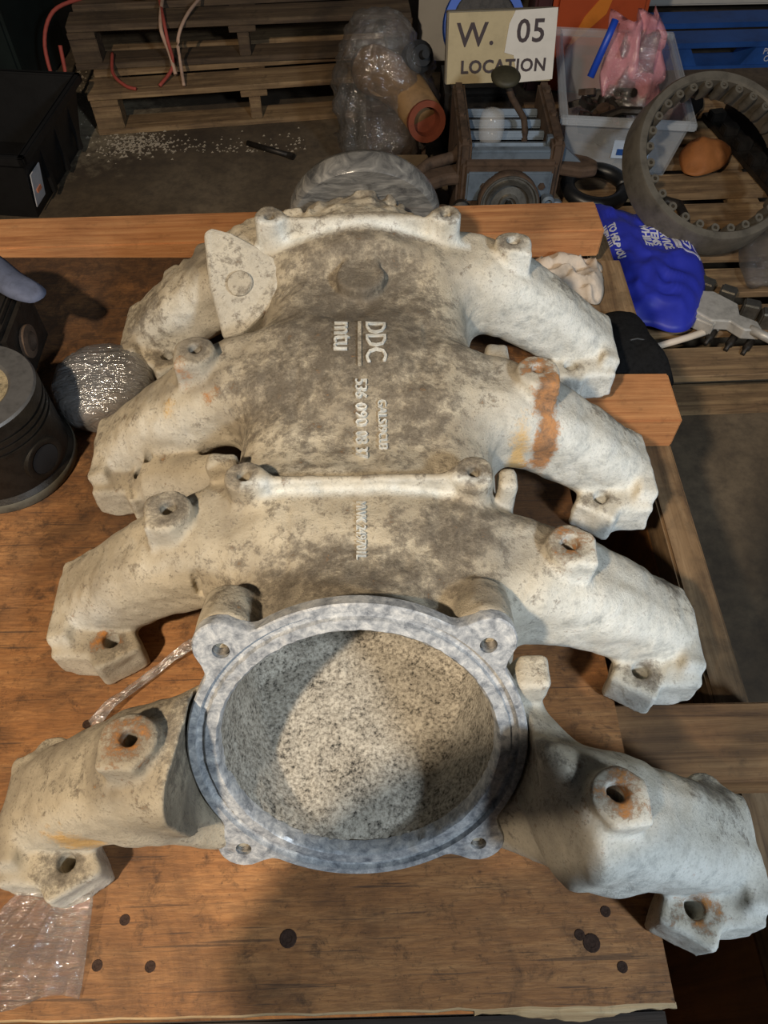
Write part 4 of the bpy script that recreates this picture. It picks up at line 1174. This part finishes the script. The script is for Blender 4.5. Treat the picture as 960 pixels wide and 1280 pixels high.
m = MB(); m.lathe([(.0, .0), (.010, 0), (.010, .014), (.007, .017), (.0, .017)], 6, smooth=False); m.build('pulley_nut', M_IRON, pu, loc=(0, 0, .001))
m = MB(); m.prism([(.10, -.07), (.16, -.06), (.225, -.085), (.250, -.11), (.245, -.145), (.20, -.155), (.13, -.135), (.10, -.13)], ez - .395, ez - .365); bevelled(m.build('side_arm', M_RUSTY, EN), .008)
m = MB(); v, f = solid_plate([(.10, -.10, ez - .30), (.115, -.10, ez - .30), (.20, -.11, ez - .366), (.10, -.10, ez - .366)], .02); m.add(v, f); m.build('arm_gusset', M_BLUEGREY, EN)
m = MB(); m.prism([(-.10, -.06), (-.18, -.05), (-.25, -.09), (-.28, -.16), (-.24, -.19), (-.17, -.15), (-.10, -.14)], ez - .42, ez - .385); bevelled(m.build('side_arm', M_RUSTY, EN), .01)
m = MB(); m.tube([(-.27, -.14, ez - .40), (-.22, -.11, ez - .375), (-.15, -.10, ez - .36), (-.12, -.06, ez - .34)], .016, 10); m.build('side_pipe', M_RUSTY, EN)
for k, (x, z, r_) in enumerate(((.11, .435, .018), (.135, .455, .022), (.17, .47, .016), (-.13, .46, .026), (-.18, .48, .03), (-.22, .50, .022))):
    m = MB(); m.lathe([(.0, .0), (r_, .0), (r_, .02), (r_ * .6, .026), (r_ * .6, .012), (.0, .012)], 20); m.build('stub_port', (M_BLUEGREY, M_BLUEGREY, M_RUSTY, M_IRON, M_RUSTY, M_IRON)[k], EN, loc=(x, -.19, ez - z), rot=(R(80), 0, 0), smooth_angle=40)
m = MB(); m.box((0, .02, (ez - .585) / 2 + .0005), (.26, .36, ez - .586)); m.build('wooden_chock', M_PALD, EN)
lev = MB(); lev.tube([(.055, -.03, ez - .40), (.052, -.02, ez - .33), (.045, -.01, ez - .30), (.005, -.01, ez - .245), (-.018, -.01, ez - .20)], .009, 10)
lv = lev.build('lever', M_RUSTY, EN)
m = MB(); m.lathe([(.0, -.012), (.022, -.010), (.038, -.003), (.040, .004), (.030, .011), (.0, .014)], 28); o = m.build('lever_knob', m_plain('olive_knob', srgb(58, 54, 38), .6, 0, .3, 30), EN, loc=(-.020, -.01, ez - .19), rot=(R(14), 0, 0))
m = MB(); m.lathe([(.0, 0), (.026, 0), (.034, .02), (.036, .055), (.030, .085), (.014, .092), (.0, .092)], 24)
tag(m.build('clear_plastic_cup', M_CUP, None, loc=(.360, 2.075, -.345)), 'clear plastic cup upside down on the engine ribs', 'cup')
# ------------------------------------------------------------------ sign
SG = thing('location_sign', 'yellowed card sign reading W 05 LOCATION leaning above the engine', 'sign', (.41, 2.36, -.318), (R(-12), 0, R(3)))
m = MB(); m.box((0, .018, .09), (.315, .03, .185), bev=.002); m.build('sign_box', m_plain('grey_card_side', srgb(134, 126, 110), .85, 0, .15, 20), SG)
m = MB(); m.box((.002, .0008, .09), (.311, .003, .181)); m.build('card_face', M_PAPERY, SG)
m = MB(); v, f = solid_plate([(.012, -.0025, .078), (.020, -.0025, .150), (.035, -.0025, .182), (.156, -.0025, .186), (.163, -.0025, .004), (.06, -.0025, -.002), (.04, -.0025, .07)], .002); m.add(v, f); m.build('white_paper', M_PAPER, SG)
MS = Matrix.Rotation(R(90), 4, 'X')
for body, x, z, sz, d in (('W', -.085, .122, .085, -.0012), ('.', -.028, .122, .075, -.0012), ('05', .085, .128, .082, -.0040), ('LOCATION', .012, .042, .047, -.0042)):
    text_mesh('sign_lettering', body, sz, M_INK, SG, Matrix.Translation((x, d, z)) @ MS, .0005, 1.08, 'CENTER', .0012)
# ------------------------------------------------------------------ film-wrapped casting left of the sign
WC = thing('wrapped_pipe_casting', 'ochre pipe casting bundled in clear film left of the sign', 'wrapped part', (.095, 2.57, FZ))
m = MB(); m.tube([(-.06, .10, .26), (-.05, .0, .30), (.0, -.05, .30), (.06, -.10, .27), (.10, -.20, .255)], [.07, .075, .07, .065, .06], 18); m.build('elbow', M_OCHRE, WC)
m = MB(); m.lathe([(.038, -.03), (.056, -.03), (.060, .0), (.060, .010), (.042, .012), (.038, -.03)], 28, close_ends=False); m.lathe([(.040, -.028), (0, -.028)], 28, close_ends=False); m.build('mouth', M_REDOX, WC, loc=(.105, -.225, .255), rot=(R(76), 0, R(14)), smooth_angle=40)
m = MB(); m.box((.02, .02, .11), (.20, .20, .22), bev=.02); m.build('base', M_RUSTY, WC)
m = MB(); m.lathe([(.0, 0), (.045, 0), (.045, .05), (.03, .055), (.03, .07), (.012, .07), (.012, .10), (.0, .10)], 20); m.build('dark_motor', M_BLACK, WC, loc=(.075, -.02, .345), rot=(R(60), 0, R(20)), smooth_angle=40)
m = MB(); m.lathe([(.0, 0), (.062, 0), (.062, .012), (.0, .012)], 28); m.build('flange', M_OCHRE, WC, loc=(-.02, -.06, .31), rot=(R(40), R(-30), 0), smooth_angle=40)
fm = MB(); fm.lathe([(.03, .02), (.11, .03), (.145, .10), (.15, .22), (.14, .34), (.10, .43), (.05, .46), (.0, .465)], 80)
bmf = bmesh.new(); mef = bpy.data.meshes.new('x'); mef.from_pydata(fm.v, [], fm.f); bmf.from_mesh(mef); bmesh.ops.subdivide_edges(bmf, edges=[e for e in bmf.edges if e.calc_length() > .03], cuts=4, use_grid_fill=True); bmf.to_mesh(mef); bmf.free()
fm = MB(); fm.add([tuple(q.co) for q in mef.vertices], [tuple(p.vertices) for p in mef.polygons], None, True); bpy.data.meshes.remove(mef)
def crk(x, y, z, s_): return .22 * n3(x * 13, y * 13, z * 13, s_) + .12 * (1 - 2 * abs(n3(x * 34, y * 34, z * 34, s_ + 3))) + .05 * n3(x * 80, y * 80, z * 80, s_ + 7)
fm.v = [(x * (1 + crk(x, y, z, 21)) - .03, y * (1 + crk(x, y, z, 21)) - .01, max(.002, z * (1 + .15 * crk(x, y, z, 25)))) for x, y, z in fm.v]
fm.build('film_wrap', M_FILM2, WC)
# bits near it
m = MB(); pillow(m, [(.135, 2.12), (.20, 2.13), (.225, 2.17), (.20, 2.22), (.15, 2.20)], FZ + .1515, .004, .003, .004, 30, 6, 4, 3, 3)
tag(m.build('torn_paper_scrap', M_PAPER, None), 'torn white paper scrap on the floor left of the pulley', 'paper')
CBX = MB(); CBX.box((.10, 2.20, FZ + .073), (.22, .30, .146), bev=.003)
tag(CBX.build('cardboard_box', m_plain('brown_card', srgb(122, 104, 80), .85, 0, .2, 12), None), 'low brown cardboard box under the torn paper left of the engine', 'box')
# blue rim, white board, orange machine, white machine, blue pallet
BL = thing('blue_round_lid', 'blue round lid standing behind the top of the sign', 'lid', (.40, 2.70, FZ))
m = MB(); m.lathe([(.105, -.02), (.130, -.02), (.134, .0), (.130, .02), (.105, .02), (.105, -.02)], 48, close_ends=False); m.build('rim', m_plain('bright_blue', srgb(24, 84, 190), .45, 0, .15, 8), BL, loc=(0, 0, .372), rot=(R(62), 0, 0), smooth_angle=40)
m = MB(); m.lathe([(.0, -.006), (.105, -.006), (.105, .006), (.0, .006)], 40); m.build('disc', M_IRON, BL, loc=(0, 0, .372), rot=(R(62), 0, 0), smooth_angle=40)
m = MB(); m.box((0, .02, .11), (.24, .24, .22), bev=.02); m.build('drum', M_IRON, BL)
WBD = thing('white_board', 'white board standing on the floor behind the wrapped casting', 'board', (.37, 3.22, FZ))
m = MB(); m.box((0, 0, .30), (.30, .03, .60), bev=.004); m.build('panel', M_WHITE, WBD); m = MB(); m.box((0, .03, .02), (.30, .10, .04)); m.build('foot', M_IRON, WBD)
OM = thing('orange_machine_panel', 'orange machine cover with an amber flame streak behind the clear bin', 'machine', (.86, 3.04, FZ), (0, 0, R(-3)))
m = MB(); m.box((0, .1, .30), (.34, .25, .60), bev=.02); m.build('cover', M_ORANGE, OM)
m = MB(); v, f = solid_plate([(-.10, -.0265, .16), (-.055, -.0265, .27), (-.01, -.0265, .33), (.03, -.0265, .42), (.085, -.0265, .50), (.04, -.0265, .36), (.02, -.0265, .28), (-.04, -.0265, .22)], .003); m.add(v, f); m.build('flame_streak', M_AMBER, OM)
m = MB(); m.box((-.205, .08, .30), (.06, .2, .60), bev=.01); m.build('side_frame', m_plain('maroon_paint', srgb(70, 34, 34), .6, 0, .3, 8), OM)
WM = thing('white_machine_cabinet', 'white machine cabinet with a dark slot along the top right edge', 'cabinet', (1.62, 3.66, FZ), (0, 0, R(1)))
m = MB(); m.box((0, .2, .345), (1.05, .45, .58), bev=.01); m.build('cabinet', M_WHITE, WM)
m = MB(); m.box((-.24, -.029, .115), (.13, .012, .05), bev=.003); m.build('dark_slot', M_BLACK, WM)
m = MB(); m.box((-.155, -.029, .12), (.035, .012, .03), bev=.003); m.build('dark_button', M_BLACK, WM)
for x in (-.42, .42):
    m = MB(); m.box((x, .2, .028), (.12, .4, .056)); m.build('foot', M_IRON, WM)
BPAL = thing('blue_pallet', 'blue painted pallet in front of the white machine at top right', 'pallet', (1.60, 3.44, FZ), (0, 0, R(2)))
for k in range(2):
    m = MB(); m.box((0, -.17 + k * .17, .084), (.98, .11, .02), bev=.002); m.build('deck_plank', M_BLUEP, BPAL)
for x in (-.42, 0.06, .42):
    m = MB(); m.prism([(-.15, 0), (.15, 0), (.11, .062), (-.11, .062)], -.05, .05, TM((x, -.18, .012), (R(90), 0, 0))); m.build('block', M_BLUEP if x else M_BLUEP, BPAL)
m = MB(); m.box((0, -.18, .006), (.98, .11, .012)); m.build('bottom_plank', M_BLUEP, BPAL)
for body, x, z in (('PROPERTY', .06, .060), ('OF CHEP', .06, .032)):
    text_mesh('stencil_lettering', body, .032, M_PRINT, BPAL, Matrix.Translation((x, -.2315, z)) @ MS, .0006, 1.0, 'CENTER')
# ------------------------------------------------------------------ the photographer, standing behind the camera between lamp and crate
def skin_body(name, chains, mat, parent, sub=2):
    """chains: list of lists of (x, y, z, r); first vertex of later chains is welded to the nearest vertex"""
    V = []; E_ = []; Rr = []
    def vid_(p):
        for i, q in enumerate(V):
            if (Vector(q) - Vector(p[:3])).length < 1e-5: return i
        V.append(tuple(p[:3])); Rr.append(p[3]); return len(V) - 1
    for ch in chains:
        ids = [vid_(p) for p in ch]
        E_.extend((a, b) for a, b in zip(ids, ids[1:]))
    me = bpy.data.meshes.new(name); me.from_pydata(V, E_, [])
    o = link(name, me, None, parent)
    md = o.modifiers.new('skin', 'SKIN')
    md.use_smooth_shade = True
    if not me.skin_vertices: 
        bpy.context.view_layer.objects.active = o
        bpy.ops.mesh.customdata_skin_add()
    for i, d in enumerate(me.skin_vertices[0].data):
        d.radius = (Rr[i], Rr[i]); d.use_root = (i == 0)
    sb_ = o.modifiers.new('sub', 'SUBSURF'); sb_.levels = sub; sb_.render_levels = sub
    me.materials.append(mat)
    return o
PX, PY = -.04, -.46
PER = thing('person', 'person in a dark jacket standing behind the camera and holding a phone', 'person', (PX, PY, FZ))
M_JACKET = m_plain('dark_jacket', srgb(44, 46, 54), .9, 0, .2, 60)
M_TROUSER = m_plain('dark_trousers', srgb(36, 36, 40), .9, 0, .2, 60)
M_SKIN = m_plain('skin', srgb(196, 150, 126), .55, 0, .08, 30)
M_HAIR = m_plain('dark_hair', srgb(44, 34, 28), .7, 0, .3, 90)
def L_(x, y, z, r): return (x - .06, y + .50, z - FZ, r)
pel = L_(.06, -.40, .22, .15)
che = L_(.055, -.30, .52, .16); nk = L_(.05, -.24, .72, .085)
chains = [[pel, L_(.058, -.36, .36, .145), che, nk]]
for s in (-1, 1):
    sh = L_(.055 + s * .17, -.26, .66, .075)
    el = L_((.03 + .28) if s > 0 else -.17, -.19, .48, .05); wr = L_(.118 + s * .085, -.125, .735, .034)
    chains.append([che, sh, L_(.05 + s * .21, -.23, .57, .06), el, L_(.06 + s * .19, -.15, .61, .043), wr])
jk = skin_body('jacket', chains, M_JACKET, PER)
chains = []
for s in (-1, 1):
    chains.append([pel, L_(.06 + s * .10, -.42, .12, .10), L_(.06 + s * .12, -.45, -.20, .075), L_(.06 + s * .13, -.50, -.58, .05), L_(.06 + s * .13, -.50, -.63, .045), L_(.06 + s * .14, -.39, -.635, .038)])
skin_body('trousers', chains, M_TROUSER, PER)
skin_body('head', [[L_(.05, -.24, .74, .05), L_(.048, -.21, .80, .055), L_(.045, -.19, .88, .088), L_(.045, -.18, .95, .092), L_(.045, -.19, 1.0, .06)], [L_(.045, -.19, .88, .088), L_(.045, -.09, .885, .014)]], M_SKIN, PER)
skin_body('hair', [[L_(.045, -.215, .92, .088), L_(.045, -.21, .97, .092), L_(.045, -.21, 1.01, .06)]], M_HAIR, PER)
fw_ = Vector((0, math.cos(R(54.9)), -math.sin(R(54.9)))); dn_ = Vector((0, -math.sin(R(54.9)), -math.cos(R(54.9))))
phc = Vector((.018, 0, .82)) + dn_ * .050 - fw_ * .016
for s in (-1, 1):
    wr = Vector((.018 + s * .085, -.085, .735)); palm = phc + Vector((s * .062, 0, 0)) + dn_ * .035 - fw_ * .018
    q = lambda p, r: (p.x - PX, p.y - PY, p.z - FZ, r)
    ch = [[q(wr, .026), q(wr.lerp(palm, .6), .026), q(palm, .024)]]
    for k in range(4):
        b = palm + dn_ * (-.018 + .016 * k) * -1 * -1 + Vector((0, 0, 0)); b = palm + dn_ * (.026 - .017 * k)
        ch.append([q(palm, .024), q(b + Vector((s * -.004, 0, 0)) - fw_ * .004, .010), q(b + Vector((-s * .012, 0, 0)) + fw_ * -.008, .009), q(b + Vector((-s * .034, 0, 0)) - fw_ * .010, .0075)])
    ch.append([q(palm, .024), q(palm - dn_ * .03 + Vector((-s * .008, 0, 0)) - fw_ * .012, .011), q(palm - dn_ * .045 + Vector((-s * .028, 0, 0)) - fw_ * .014, .009)])
    skin_body('hand', ch, M_SKIN, PER, 1)
PH = thing('mobile_phone', 'black mobile phone held in both hands behind the camera', 'phone')
PH.matrix_world = frame(phc, Vector((1, 0, 0)), -dn_, -fw_)
m = MB(); m.box((0, 0, 0), (.074, .150, .009), bev=.003); m.build('phone_body', M_BLACK, PH)
m = MB(); m.box((0, 0, .0047), (.068, .142, .0006)); m.build('screen', m_plain('dark_glass', srgb(14, 14, 16), .1, 0, .1, 5, 0), PH)
